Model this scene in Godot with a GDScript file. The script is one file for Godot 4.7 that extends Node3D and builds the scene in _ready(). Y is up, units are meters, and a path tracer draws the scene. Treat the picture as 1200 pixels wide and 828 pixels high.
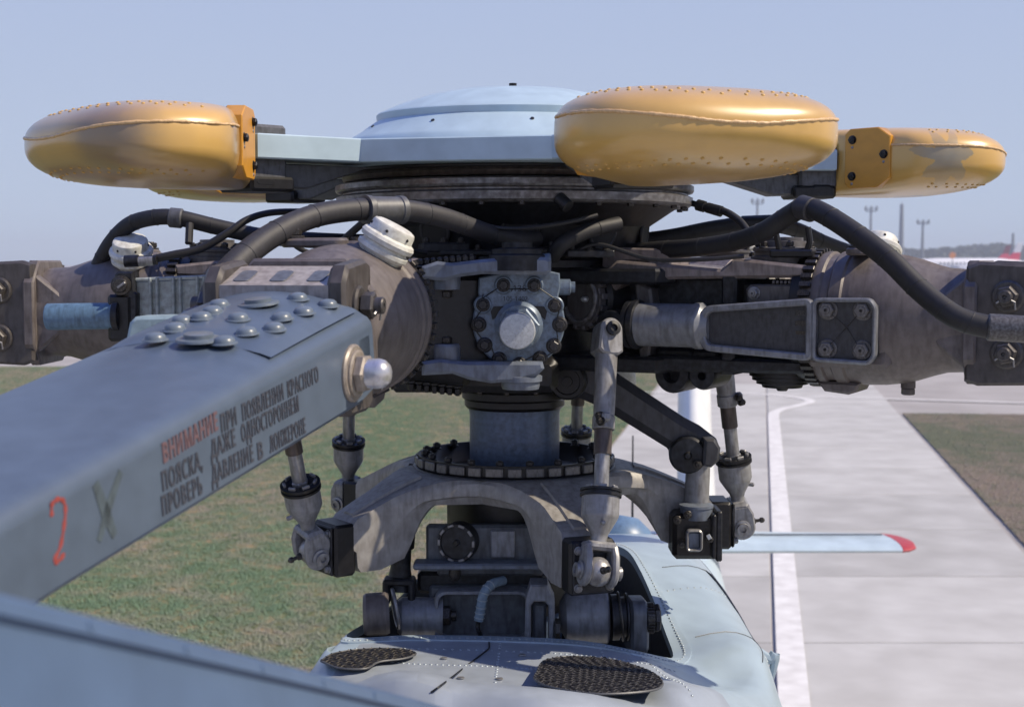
extends Node3D

const EYE := 4.8      # height of the camera above the ground
const LENS := 1600.0  # focal length in photograph pixels
const DIST := 3.2     # camera to rotor mast
const PITCH := 0.06802

var cam_at := Vector3(-0.006, EYE, DIST)
var org := {}
var used := {}
var M := {}
var rng := RandomNumberGenerator.new()


# ---------------------------------------------------------------- mesh kit
class G:
	var t := PackedVector3Array()

	func tri(a: Vector3, b: Vector3, c: Vector3) -> void:
		t.append(a); t.append(b); t.append(c)

	func quad(a: Vector3, b: Vector3, c: Vector3, d: Vector3) -> void:
		tri(a, b, c); tri(a, c, d)

	func fix(from: int) -> void:
		if t.size() <= from:
			return
		var v := 0.0
		var c := t[from]
		for i in range(from, t.size(), 3):
			v += (t[i] - c).dot((t[i + 1] - c).cross(t[i + 2] - c))
		if v < 0.0:
			for i in range(from, t.size(), 3):
				var k := t[i + 1]
				t[i + 1] = t[i + 2]
				t[i + 2] = k

	func loft(rings: Array, caps := true, around := true, wrap := false) -> G:
		var f := t.size()
		var n: int = rings[0].size()
		for i in rings.size() if wrap else rings.size() - 1:
			var a: PackedVector3Array = rings[i]
			var b: PackedVector3Array = rings[(i + 1) % rings.size()]
			for k in n if around else n - 1:
				var k2 := (k + 1) % n
				quad(a[k], a[k2], b[k2], b[k])
		if caps and not wrap:
			for e in [0, rings.size() - 1]:
				var r: PackedVector3Array = rings[e]
				var m := Vector3.ZERO
				for p in r:
					m += p / n
				for k in n:
					if e == 0:
						tri(r[(k + 1) % n], r[k], m)
					else:
						tri(r[k], r[(k + 1) % n], m)
		if around:
			fix(f)
		return self

	func lathe(prof: Array, xf := Transform3D(), n := 28) -> G:
		var rings := []
		for p in prof:
			var r := PackedVector3Array()
			for k in n:
				var a := TAU * k / n
				r.append(xf * Vector3(p[0] * cos(a), p[1], p[0] * sin(a)))
			rings.append(r)
		return loft(rings, true)

	func tube(pts: Array, rad, n := 10) -> G:
		var rings := []
		var up := Vector3.UP
		for i in pts.size():
			var d: Vector3 = (pts[mini(i + 1, pts.size() - 1)] - pts[maxi(i - 1, 0)]).normalized()
			if i == 0 and absf(d.dot(up)) > 0.9:
				up = Vector3.RIGHT
			var s := d.cross(up).normalized()
			up = s.cross(d).normalized()
			var r: float = rad[i] if rad is Array else rad
			var ring := PackedVector3Array()
			for k in n:
				var a := TAU * k / n
				ring.append(pts[i] + (s * cos(a) + up * sin(a)) * r)
			rings.append(ring)
		return loft(rings, true)

	func prism(poly: PackedVector2Array, z0: float, z1: float, bev := 0.0, xf := Transform3D()) -> G:
		var f := t.size()
		var n := poly.size()
		var area := 0.0
		for i in n:
			area += poly[i].cross(poly[(i + 1) % n])
		var sgn := 1.0 if area > 0.0 else -1.0
		var inner := PackedVector2Array()
		for i in n:
			var e0 := (poly[i] - poly[(i + n - 1) % n]).normalized()
			var e1 := (poly[(i + 1) % n] - poly[i]).normalized()
			var n0 := Vector2(-e0.y, e0.x) * sgn
			var n1 := Vector2(-e1.y, e1.x) * sgn
			var m := n0 + n1
			var q := maxf(m.length_squared(), 0.3)
			inner.append(poly[i] + m * (2.0 * bev / q))
		var lev := [[poly, z0], [poly, z1]]
		if bev > 0.0:
			lev = [[inner, z0], [poly, z0 + bev], [poly, z1 - bev], [inner, z1]]
		var rings := []
		for l in lev:
			var r := PackedVector3Array()
			for p in l[0]:
				r.append(xf * Vector3(p.x, p.y, l[1]))
			rings.append(r)
		loft(rings, false)
		var cap: PackedVector2Array = inner if bev > 0.0 else poly
		var idx := Geometry2D.triangulate_polygon(cap)
		var flip := t.size()
		for e in [0, rings.size() - 1]:
			for i in range(0, idx.size(), 3):
				if e == 0:
					tri(rings[e][idx[i]], rings[e][idx[i + 2]], rings[e][idx[i + 1]])
				else:
					tri(rings[e][idx[i]], rings[e][idx[i + 1]], rings[e][idx[i + 2]])
		return self

	func box(size: Vector3, bev := 0.0, xf := Transform3D()) -> G:
		var a := size.x / 2
		var b := size.y / 2
		var c := minf(bev, minf(a, b) * 0.9)
		var p := PackedVector2Array([Vector2(-a, -b), Vector2(a, -b), Vector2(a, b), Vector2(-a, b)])
		if c > 0.0:
			p = PackedVector2Array([Vector2(-a + c, -b), Vector2(a - c, -b), Vector2(a, -b + c), Vector2(a, b - c), Vector2(a - c, b), Vector2(-a + c, b), Vector2(-a, b - c), Vector2(-a, -b + c)])
		return prism(p, -size.z / 2, size.z / 2, minf(bev, size.z * 0.4), xf)

	func ball(r: float, xf := Transform3D(), n := 16) -> G:
		var prof := []
		for i in 9:
			var a := PI * (i / 8.0 - 0.5)
			prof.append([maxf(r * cos(a), 0.0002), r * sin(a)])
		return lathe(prof, xf, n)

	func torus(r: float, q: float, xf := Transform3D(), n := 32, k := 8) -> G:
		var rings := []
		for i in n:
			var a := TAU * i / n
			var ring := PackedVector3Array()
			for j in k:
				var b := TAU * j / k
				ring.append(xf * Vector3((r + q * cos(b)) * cos(a), q * sin(b), (r + q * cos(b)) * sin(a)))
			rings.append(ring)
		return loft(rings, false, true, true)

	func add(g: G, xf := Transform3D()) -> G:
		for p in g.t:
			t.append(xf * p)
		return self

	func middle() -> Vector3:
		if t.is_empty():
			return Vector3.ZERO
		var lo := t[0]
		var hi := t[0]
		for p in t:
			lo = lo.min(p)
			hi = hi.max(p)
		return (lo + hi) / 2

	func mesh(crease := 35.0, off := Vector3.ZERO) -> ArrayMesh:
		var nf := t.size() / 3
		var fn := PackedVector3Array()
		fn.resize(nf)
		var by := {}
		var key := []
		key.resize(t.size())
		for i in nf:
			var c := (t[i * 3 + 1] - t[i * 3]).cross(t[i * 3 + 2] - t[i * 3])
			fn[i] = c
			for k in 3:
				var q := Vector3i((t[i * 3 + k] * 20000.0).round())
				key[i * 3 + k] = q
				if by.has(q):
					by[q].append(i)
				else:
					by[q] = [i]
		var lim := cos(deg_to_rad(crease))
		var v := PackedVector3Array()
		var nn := PackedVector3Array()
		v.resize(t.size())
		nn.resize(t.size())
		var unit := PackedVector3Array()
		unit.resize(nf)
		for i in nf:
			unit[i] = fn[i].normalized()
		for i in nf:
			for k in 3:
				var s := Vector3.ZERO
				for j in by[key[i * 3 + k]]:
					if unit[j].dot(unit[i]) > lim:
						s += fn[j]
				var at: int = i * 3 + [0, 2, 1][k]  # turned clockwise
				v[at] = t[i * 3 + k] - off
				nn[at] = s.normalized() if s.length_squared() > 0.0 else Vector3.UP
		var arr := []
		arr.resize(Mesh.ARRAY_MAX)
		arr[Mesh.ARRAY_VERTEX] = v
		arr[Mesh.ARRAY_NORMAL] = nn
		var m := ArrayMesh.new()
		m.add_surface_from_arrays(Mesh.PRIMITIVE_TRIANGLES, arr)
		return m


# ---------------------------------------------------------------- frames and outlines
func P(px: float, py: float, d: float) -> Vector3:  # where the line of sight through a photograph pixel is d metres away
	var w := Basis(Vector3.RIGHT, -PITCH) * Vector3((px - 600.0) / LENS, -(py - 414.0) / LENS, -1.0)
	return cam_at + w * (d / -w.z)


func on_plane(px: float, py: float, o: Vector3, n: Vector3) -> Vector3:
	var w := Basis(Vector3.RIGHT, -PITCH) * Vector3((px - 600.0) / LENS, -(py - 414.0) / LENS, -1.0)
	return cam_at + w * ((o - cam_at).dot(n) / w.dot(n))


func W(x: float, y: float, z: float) -> Vector3:
	return Vector3(x, EYE + y, z)


func polar(r: float, deg: float, y: float) -> Vector3:
	return W(r * cos(deg_to_rad(deg)), y, r * sin(deg_to_rad(deg)))


func fz(o: Vector3, z: Vector3, up := Vector3.UP) -> Transform3D:  # z along z, y near up
	z = z.normalized()
	if absf(z.dot(up)) > 0.97:
		up = Vector3.FORWARD if absf(z.y) > 0.9 else Vector3.UP
	var x := up.cross(z).normalized()
	return Transform3D(Basis(x, z.cross(x), z), o)


func fy(o: Vector3, y: Vector3) -> Transform3D:  # y along y
	y = y.normalized()
	var h := Vector3.RIGHT if absf(y.x) < 0.9 else Vector3.BACK
	var z := h.cross(y).normalized()
	return Transform3D(Basis(y.cross(z), y, z), o)


func spl(pts: Array, n := 6) -> Array:
	var out := []
	for i in pts.size() - 1:
		var a = pts[maxi(i - 1, 0)]
		var d = pts[mini(i + 2, pts.size() - 1)]
		for k in n:
			out.append(pts[i].cubic_interpolate(pts[i + 1], a, d, float(k) / n))
	out.append(pts[-1])
	return out


func ngon(r: float, n := 6, turn := 0.0) -> PackedVector2Array:
	var p := PackedVector2Array()
	for i in n:
		var a := TAU * (i + turn) / n
		p.append(Vector2(cos(a), sin(a)) * r)
	return p


func gear(ro: float, ri: float, n: int, fill := 0.5) -> PackedVector2Array:
	var p := PackedVector2Array()
	for i in n:
		for s in [[0.0, ri], [0.03, ro], [fill - 0.03, ro], [fill, ri]]:
			var a: float = TAU * (i + s[0]) / n
			p.append(Vector2(cos(a), sin(a)) * s[1])
	return p


func rrect(w: float, h: float, r: float, n := 4) -> PackedVector2Array:
	var p := PackedVector2Array()
	for c in [[1, 1, 0.0], [-1, 1, 0.25], [-1, -1, 0.5], [1, -1, 0.75]]:
		for i in n + 1:
			var a: float = TAU * (c[2] + 0.25 * i / n)
			p.append(Vector2(c[0] * (w / 2 - r) + r * cos(a), c[1] * (h / 2 - r) + r * sin(a)))
	return p


func poly(a: Array) -> PackedVector2Array:
	var p := PackedVector2Array()
	for i in range(0, a.size(), 2):
		p.append(Vector2(a[i], a[i + 1]))
	return p


# ---------------------------------------------------------------- scene tree kit
func numbered(called: String) -> String:
	if not used.has(called):
		used[called] = 0
		return called
	used[called] += 1
	return "%s_%03d" % [called, used[called]]


func tag(o: Node3D, label: String, category: String, group := "", kind := "") -> void:
	if label: o.set_meta("label", label)
	if category: o.set_meta("category", category)
	if group: o.set_meta("group", group)
	if kind: o.set_meta("kind", kind)


func thing(called: String, label: String, category: String, base := Vector3.ZERO, group := "") -> Node3D:
	var o := Node3D.new()
	o.name = numbered(called)
	o.position = base
	org[o] = base
	tag(o, label, category, group)
	add_child(o)
	return o


func part(parent: Node, called: String, g: G, m: Material, crease := 35.0, kind := "") -> MeshInstance3D:
	var c := g.middle()
	var mi := MeshInstance3D.new()
	mi.name = called if parent != self else numbered(called)
	mi.mesh = g.mesh(crease, c)
	mi.material_override = m
	mi.position = c - org.get(parent, Vector3.ZERO)
	org[mi] = c
	if kind: mi.set_meta("kind", kind)
	parent.add_child(mi, true)
	return mi


func put(parent: Node, called: String, mesh: Mesh, m: Material, xf: Transform3D) -> MeshInstance3D:
	var mi := MeshInstance3D.new()
	mi.name = called
	mi.mesh = mesh
	mi.material_override = m
	mi.transform = Transform3D(xf.basis, xf.origin - org.get(parent, Vector3.ZERO))
	parent.add_child(mi, true)
	return mi


func scatter(parent: Node, called: String, mesh: Mesh, m: Material, where: Array) -> void:
	var mm := MultiMesh.new()
	mm.transform_format = MultiMesh.TRANSFORM_3D
	mm.mesh = mesh
	mm.instance_count = where.size()
	for i in where.size():
		mm.set_instance_transform(i, Transform3D(where[i].basis, where[i].origin - org.get(parent, Vector3.ZERO)))
	var o := MultiMeshInstance3D.new()
	o.name = called
	o.multimesh = mm
	o.material_override = m
	o.set_meta("kind", "stuff")
	parent.add_child(o, true)


func copy(o: Node3D, label: String, group := "") -> Node3D:
	var c: Node3D = o.duplicate()
	c.name = numbered(String(o.name))
	c.set_meta("label", label)
	if group: c.set_meta("group", group)
	add_child(c)
	return c


# ---------------------------------------------------------------- materials
var tex := {}


func noise_tex(called: String, freq: float, lo: Color, hi: Color, oct := 5, kind := FastNoiseLite.TYPE_SIMPLEX_SMOOTH, sd := 3, mid := 0.5, soft := 0.5) -> Texture2D:
	if tex.has(called):
		return tex[called]
	var n := FastNoiseLite.new()
	n.noise_type = kind
	n.frequency = freq
	n.fractal_octaves = oct
	n.seed = sd
	var g := Gradient.new()
	g.offsets = PackedFloat32Array([maxf(mid - soft, 0.0), minf(mid + soft, 1.0)])
	g.colors = PackedColorArray([lo, hi])
	var t := NoiseTexture2D.new()
	t.width = 512
	t.height = 512
	t.seamless = true
	t.noise = n
	t.color_ramp = g
	tex[called] = t
	return t


func paint(called: String, lin: Color, rough: float, metal := 0.0, dirt := "grime", dirt_scale := 3.0, coat := 0.0, bump := 0.0) -> StandardMaterial3D:
	var m := StandardMaterial3D.new()
	m.resource_name = called
	m.albedo_color = lin.linear_to_srgb()
	m.roughness = rough
	m.metallic = metal
	if dirt:
		m.albedo_texture = tex[dirt]
		m.uv1_triplanar = true
		m.uv1_scale = Vector3.ONE * dirt_scale
	if coat > 0.0:
		m.clearcoat_enabled = true
		m.clearcoat = coat
		m.clearcoat_roughness = 0.18
	if dirt in ["grime", "oily"]:  # grease that has run down
		m.detail_enabled = true
		m.detail_blend_mode = BaseMaterial3D.BLEND_MODE_MUL
		m.detail_albedo = tex["streak"]
		m.detail_uv_layer = BaseMaterial3D.DETAIL_UV_2
		m.uv2_triplanar = true
		m.uv2_scale = Vector3(1.0, 0.22, 1.0) * dirt_scale * 1.1
	elif dirt in ["clean", "grime2"]:  # specks of soot and chipped paint
		m.detail_enabled = true
		m.detail_blend_mode = BaseMaterial3D.BLEND_MODE_MUL
		m.detail_albedo = tex["spots"]
		m.detail_uv_layer = BaseMaterial3D.DETAIL_UV_2
		m.uv2_triplanar = true
		m.uv2_scale = Vector3.ONE * dirt_scale * 0.9
	if bump > 0.0:
		m.heightmap_enabled = true
		m.heightmap_texture = tex["fine"]
		m.heightmap_scale = bump
		m.uv1_triplanar = true
		m.uv1_scale = Vector3.ONE * dirt_scale
	M[called] = m
	return m


func materials() -> void:
	noise_tex("grime", 0.02, Color(0.86, 0.85, 0.845), Color(1, 1, 1), 7, FastNoiseLite.TYPE_SIMPLEX_SMOOTH, 5, 0.42, 0.38)
	noise_tex("streak", 0.03, Color(0.83, 0.82, 0.81), Color(1, 1, 1), 6, FastNoiseLite.TYPE_SIMPLEX_SMOOTH, 41, 0.36, 0.22)
	noise_tex("spots", 0.035, Color(0.84, 0.83, 0.82), Color(1, 1, 1), 6, FastNoiseLite.TYPE_SIMPLEX_SMOOTH, 47, 0.22, 0.2)
	noise_tex("grime2", 0.03, Color(0.84, 0.82, 0.8), Color(1, 1, 1), 7, FastNoiseLite.TYPE_PERLIN, 9, 0.42, 0.3)
	noise_tex("clean", 0.015, Color(0.9, 0.9, 0.91), Color(1, 1, 1), 7, FastNoiseLite.TYPE_SIMPLEX_SMOOTH, 11, 0.5, 0.35)
	noise_tex("faint", 0.012, Color(0.88, 0.88, 0.88), Color(1, 1, 1), 6, FastNoiseLite.TYPE_SIMPLEX_SMOOTH, 61, 0.5, 0.5)
	noise_tex("fine", 0.09, Color(0, 0, 0), Color(1, 1, 1), 4, FastNoiseLite.TYPE_SIMPLEX_SMOOTH, 21, 0.5, 0.5)
	noise_tex("oily", 0.025, Color(0.58, 0.56, 0.55), Color(1, 1, 1), 7, FastNoiseLite.TYPE_SIMPLEX_SMOOTH, 15, 0.45, 0.32)
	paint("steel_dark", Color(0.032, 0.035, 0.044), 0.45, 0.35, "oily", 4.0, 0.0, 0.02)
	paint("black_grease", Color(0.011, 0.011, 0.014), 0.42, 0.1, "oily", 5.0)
	paint("grey_paint", Color(0.17, 0.2, 0.255), 0.45, 0.15, "grime", 3.0, 0.0, 0.01)
	paint("grip_dark", Color(0.085, 0.076, 0.073), 0.5, 0.1, "grime", 3.5)
	paint("grip_paint", Color(0.155, 0.136, 0.132), 0.5, 0.1, "grime", 3.5, 0.0, 0.02)
	paint("swash_paint", Color(0.35, 0.342, 0.335), 0.5, 0.1, "grime", 3.5, 0.0, 0.01)
	paint("rod_metal", Color(0.32, 0.325, 0.34), 0.38, 0.45, "grime", 6.0)
	paint("bolt_metal", Color(0.1, 0.095, 0.09), 0.4, 0.6, "oily", 20.0)
	paint("bright_metal", Color(0.55, 0.55, 0.55), 0.28, 0.8, "clean", 9.0)
	paint("hat_metal", Color(0.52, 0.55, 0.57), 0.4, 0.3, "clean", 9.0)
	paint("hose_rubber", Color(0.016, 0.016, 0.019), 0.6, 0.0, "grime", 6.0, 0.0, 0.02)
	paint("hose_grey", Color(0.034, 0.034, 0.04), 0.6, 0.0, "grime", 6.0, 0.0, 0.02)
	paint("clamp_grey", Color(0.11, 0.115, 0.125), 0.5, 0.2, "grime", 6.0)
	paint("cap_white", Color(0.68, 0.69, 0.64), 0.45, 0.0, "grime2", 5.0)
	paint("pale_blue", Color(0.45, 0.58, 0.66), 0.4, 0.0, "faint", 2.0)
	paint("blade_paint", Color(0.088, 0.12, 0.172), 0.42, 0.0, "faint", 2.6, 0.08)
	paint("deck_paint", Color(0.36, 0.455, 0.535), 0.36, 0.0, "faint", 1.3, 0.15)
	paint("boom_paint", Color(0.5, 0.61, 0.66), 0.4, 0.0, "faint", 0.6, 0.15)
	paint("fin_paint", Color(0.8, 0.82, 0.84), 0.45, 0.0, "faint", 0.5)
	paint("pipe_blue", Color(0.11, 0.2, 0.31), 0.5, 0.0, "grime", 6.0)
	paint("panel_grey", Color(0.34, 0.4, 0.43), 0.5, 0.0, "grime2", 4.0)
	paint("red_letter", Color(0.165, 0.098, 0.11), 0.6, 0.0, "grime", 14.0)
	paint("red_mark", Color(0.32, 0.06, 0.05), 0.5, 0.0, "clean", 8.0)
	paint("black_letter", Color(0.05, 0.055, 0.075), 0.6, 0.0, "grime", 14.0)
	paint("wire_brown", Color(0.045, 0.041, 0.04), 0.45, 0.4, "clean", 9.0)
	paint("red_lamp", Color(0.5, 0.03, 0.04), 0.25, 0.0, "")
	paint("tip_red", Color(0.45, 0.045, 0.05), 0.45, 0.0, "clean", 3.0)
	paint("hollow", Color(0.006, 0.006, 0.007), 0.7, 0.0, "")
	var yl := paint("weight_yellow", Color(0.65, 0.4, 0.105), 0.34, 0.0, "faint", 1.3, 0.8)
	yl.clearcoat_roughness = 0.22
	paint("weight_plate", Color(0.62, 0.29, 0.025), 0.42, 0.0, "faint", 4.0, 0.2)
	paint("rivet", Color(0.4, 0.46, 0.5), 0.35, 0.3, "clean", 8.0)
	paint("bump_blue", Color(0.13, 0.22, 0.36), 0.4, 0.0, "clean", 4.0)
	paint("mast_paint", Color(0.1, 0.145, 0.24), 0.36, 0.35, "grime2", 5.0)
	paint("flange_metal", Color(0.27, 0.27, 0.28), 0.36, 0.4, "oily", 4.0)
	paint("weld_tan", Color(0.74, 0.5, 0.25), 0.4, 0.0, "grime", 16.0)
	paint("cover_paint", Color(0.15, 0.2, 0.27), 0.42, 0.25, "grime2", 6.0, 0.0, 0.01)
	for k in 2:
		var im := Image.create_empty(512, 512, false, Image.FORMAT_RGB8)
		var nz := FastNoiseLite.new()
		nz.seed = 4 + k
		nz.frequency = 0.02
		nz.fractal_octaves = 5
		for j in 512:
			for i in 512:
				var x := (i - 256) / 512.0
				var y := (j - 256) / 512.0
				var n := nz.get_noise_2d(i, j)
				var c := Color(0.64, 0.39, 0.1) * (0.97 + 0.06 * n)
				if k == 0:
					var q := Vector2((x - 0.002) / 0.05, (y - 0.002) / 0.056)
					var f := q.length() + n * 0.5 + 0.25 * sin(atan2(q.y, q.x) * 7.0)
					if f < 0.95:
						c = Color(0.3, 0.27, 0.19) * (0.92 + 0.3 * n)
				else:
					var f := smoothstep(0.05, 0.17, absf(x) + n * 0.05)
					c = c.lerp(Color(0.17, 0.14, 0.11), f * 0.82)
				im.set_pixel(i, j, c.linear_to_srgb())
		var m: StandardMaterial3D = M["weight_yellow"].duplicate()
		m.resource_name = ["weight_patched", "weight_sooty"][k]
		m.albedo_color = Color.WHITE
		m.albedo_texture = ImageTexture.create_from_image(im)
		m.uv1_triplanar = true
		m.uv1_scale = Vector3.ONE
		m.uv1_offset = Vector3.ONE * 0.5
		M[m.resource_name] = m
	paint("drum_brown", Color(0.11, 0.09, 0.078), 0.4, 0.4, "oily", 4.0)
	paint("fork_pale", Color(0.36, 0.33, 0.31), 0.5, 0.1, "grime", 4.0)
	paint("grip_bolt", Color(0.1, 0.092, 0.088), 0.42, 0.4, "grime", 12.0)
	paint("horn_paint", Color(0.23, 0.245, 0.275), 0.4, 0.25, "grime", 4.0)
	paint("pocket_paint", Color(0.05, 0.052, 0.06), 0.5, 0.1, "grime", 6.0, 0.0, 0.01)
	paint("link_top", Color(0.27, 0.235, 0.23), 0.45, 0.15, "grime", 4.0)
	paint("link_paint", Color(0.12, 0.115, 0.12), 0.45, 0.2, "grime", 4.0)
	paint("bolt_dark", Color(0.05, 0.05, 0.055), 0.4, 0.4, "oily", 20.0)
	paint("ring_block", Color(0.2, 0.195, 0.19), 0.4, 0.3, "grime", 12.0)
	paint("bright_ball", Color(0.4, 0.4, 0.41), 0.35, 0.5, "grime2", 9.0)
	paint("rod_paint", Color(0.29, 0.295, 0.31), 0.42, 0.2, "grime", 5.0)
	paint("rod_brown", Color(0.1, 0.08, 0.072), 0.4, 0.3, "grime", 6.0)
	paint("scissor_paint", Color(0.06, 0.062, 0.072), 0.45, 0.15, "grime", 4.0)
	paint("housing_black", Color(0.02, 0.017, 0.016), 0.4, 0.15, "oily", 7.0)
	paint("shaft_grey", Color(0.25, 0.265, 0.3), 0.42, 0.2, "grime", 4.0)
	paint("horn_bolt", Color(0.17, 0.165, 0.165), 0.42, 0.4, "grime", 14.0)
	paint("deck_grey", Color(0.33, 0.375, 0.44), 0.42, 0.0, "faint", 2.0, 0.15)
	paint("pocket_grey", Color(0.13, 0.145, 0.17), 0.45, 0.15, "grime", 4.0)
	paint("cable_blue", Color(0.2, 0.28, 0.36), 0.5, 0.0, "grime2", 9.0)
	paint("clamp_worn", Color(0.16, 0.16, 0.165), 0.45, 0.3, "oily", 12.0)
	paint("blade_bolt", Color(0.14, 0.175, 0.215), 0.34, 0.0, "faint", 9.0, 0.15)
	paint("weight_rivet", Color(0.6, 0.36, 0.1), 0.45, 0.0, "faint", 9.0)
	paint("fairing_pale", Color(0.3, 0.4, 0.43), 0.45, 0.0, "clean", 3.0)
	paint("nut_beige", Color(0.33, 0.29, 0.25), 0.45, 0.2, "grime", 9.0)
	paint("bright_dome", Color(0.6, 0.6, 0.62), 0.3, 0.6, "clean", 6.0)
	paint("smudge", Color(0.072, 0.1, 0.12), 0.7, 0.0, "grime", 8.0)
	paint("smudge_brown", Color(0.11, 0.12, 0.15), 0.6, 0.0, "grime", 8.0)
	paint("near_blue", Color(0.08, 0.13, 0.225), 0.42, 0.0, "faint", 2.0, 0.12)


func _ready() -> void:
	rng.seed = 77
	# camera, sky, sun, exposure
	var cam := Camera3D.new()
	cam.name = "camera"
	cam.fov = rad_to_deg(2.0 * atan(414.0 / LENS))
	cam.near = 0.05
	cam.far = 6000.0
	cam.position = cam_at
	cam.rotation.x = -PITCH
	var lens := CameraAttributesPhysical.new()
	lens.frustum_focal_length = 12.0 * LENS / 414.0
	lens.frustum_focus_distance = 2.75
	lens.exposure_aperture = 7.0
	cam.attributes = lens
	cam.fov = rad_to_deg(2.0 * atan(414.0 / LENS))
	add_child(cam)

	var sky_mat := ProceduralSkyMaterial.new()
	sky_mat.sky_top_color = Color8(30, 90, 205)
	sky_mat.sky_horizon_color = Color8(180, 193, 213)
	sky_mat.sky_curve = 0.72
	sky_mat.ground_horizon_color = Color8(180, 193, 213)
	sky_mat.ground_bottom_color = Color8(120, 120, 115)
	sky_mat.sun_angle_max = 25.0
	var sky := Sky.new()
	sky.sky_material = sky_mat
	var env := Environment.new()
	env.background_mode = Environment.BG_SKY
	env.sky = sky
	env.tonemap_mode = Environment.TONE_MAPPER_LINEAR
	env.tonemap_exposure = 1.14
	env.sdfgi_enabled = true
	env.ssao_enabled = true
	env.ssil_enabled = true
	env.fog_enabled = true
	env.fog_density = 0.0007
	env.fog_light_color = Color8(208, 216, 228)
	var world := WorldEnvironment.new()
	world.name = "environment"
	world.environment = env
	add_child(world)

	var sun := DirectionalLight3D.new()
	sun.name = "sun"
	sun.light_energy = 1.5
	sun.light_color = Color(1.0, 0.94, 0.84)
	sun.light_angular_distance = 0.5
	sun.shadow_enabled = true
	add_child(sun)
	sun.look_at_from_position(Vector3(cos(SUN_EL) * cos(SUN_AZ), sin(SUN_EL), cos(SUN_EL) * sin(SUN_AZ)) * 50.0, Vector3.ZERO)

	materials()
	ground()
	far_things()
	fuselage()
	tail()
	mast_and_hub()
	swashplate()
	cover_plate()
	weights()
	blade_assemblies()
	damper_housing()
	pitch_links()
	scissors()
	lower_mechanism()
	hoses()
	front_blade()
	near_panel()


const SUN_AZ := deg_to_rad(10.0)
const SUN_EL := deg_to_rad(46.0)


# ---------------------------------------------------------------- airfield
func sheet(called: String, pts: Array, y: float, m: Material, label := "", kind := "structure") -> MeshInstance3D:
	var p := PackedVector2Array(pts)
	var idx := Geometry2D.triangulate_polygon(p)
	var g := G.new()
	for i in range(0, idx.size(), 3):
		var a := p[idx[i]]
		var b := p[idx[i + 1]]
		var c := p[idx[i + 2]]
		if (b - a).cross(c - a) > 0.0:
			var k := b
			b = c
			c = k
		g.tri(Vector3(a.x, y, a.y), Vector3(b.x, y, b.y), Vector3(c.x, y, c.y))
	var o := part(self, called, g, m)
	tag(o, label, "", "", kind)
	return o


func ribbon(pts: Array, w: float, y: float) -> G:
	var g := G.new()
	var a := []
	var b := []
	for i in pts.size():
		var d: Vector2 = (pts[mini(i + 1, pts.size() - 1)] - pts[maxi(i - 1, 0)]).normalized()
		var n := Vector2(-d.y, d.x) * w / 2
		a.append(Vector3(pts[i].x + n.x, y, pts[i].y + n.y))
		b.append(Vector3(pts[i].x - n.x, y, pts[i].y - n.y))
	for i in pts.size() - 1:
		g.quad(a[i], b[i], b[i + 1], a[i + 1])
	return g


func gz(x: float, d: float) -> Vector2:
	return Vector2(x, DIST - d)


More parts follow.
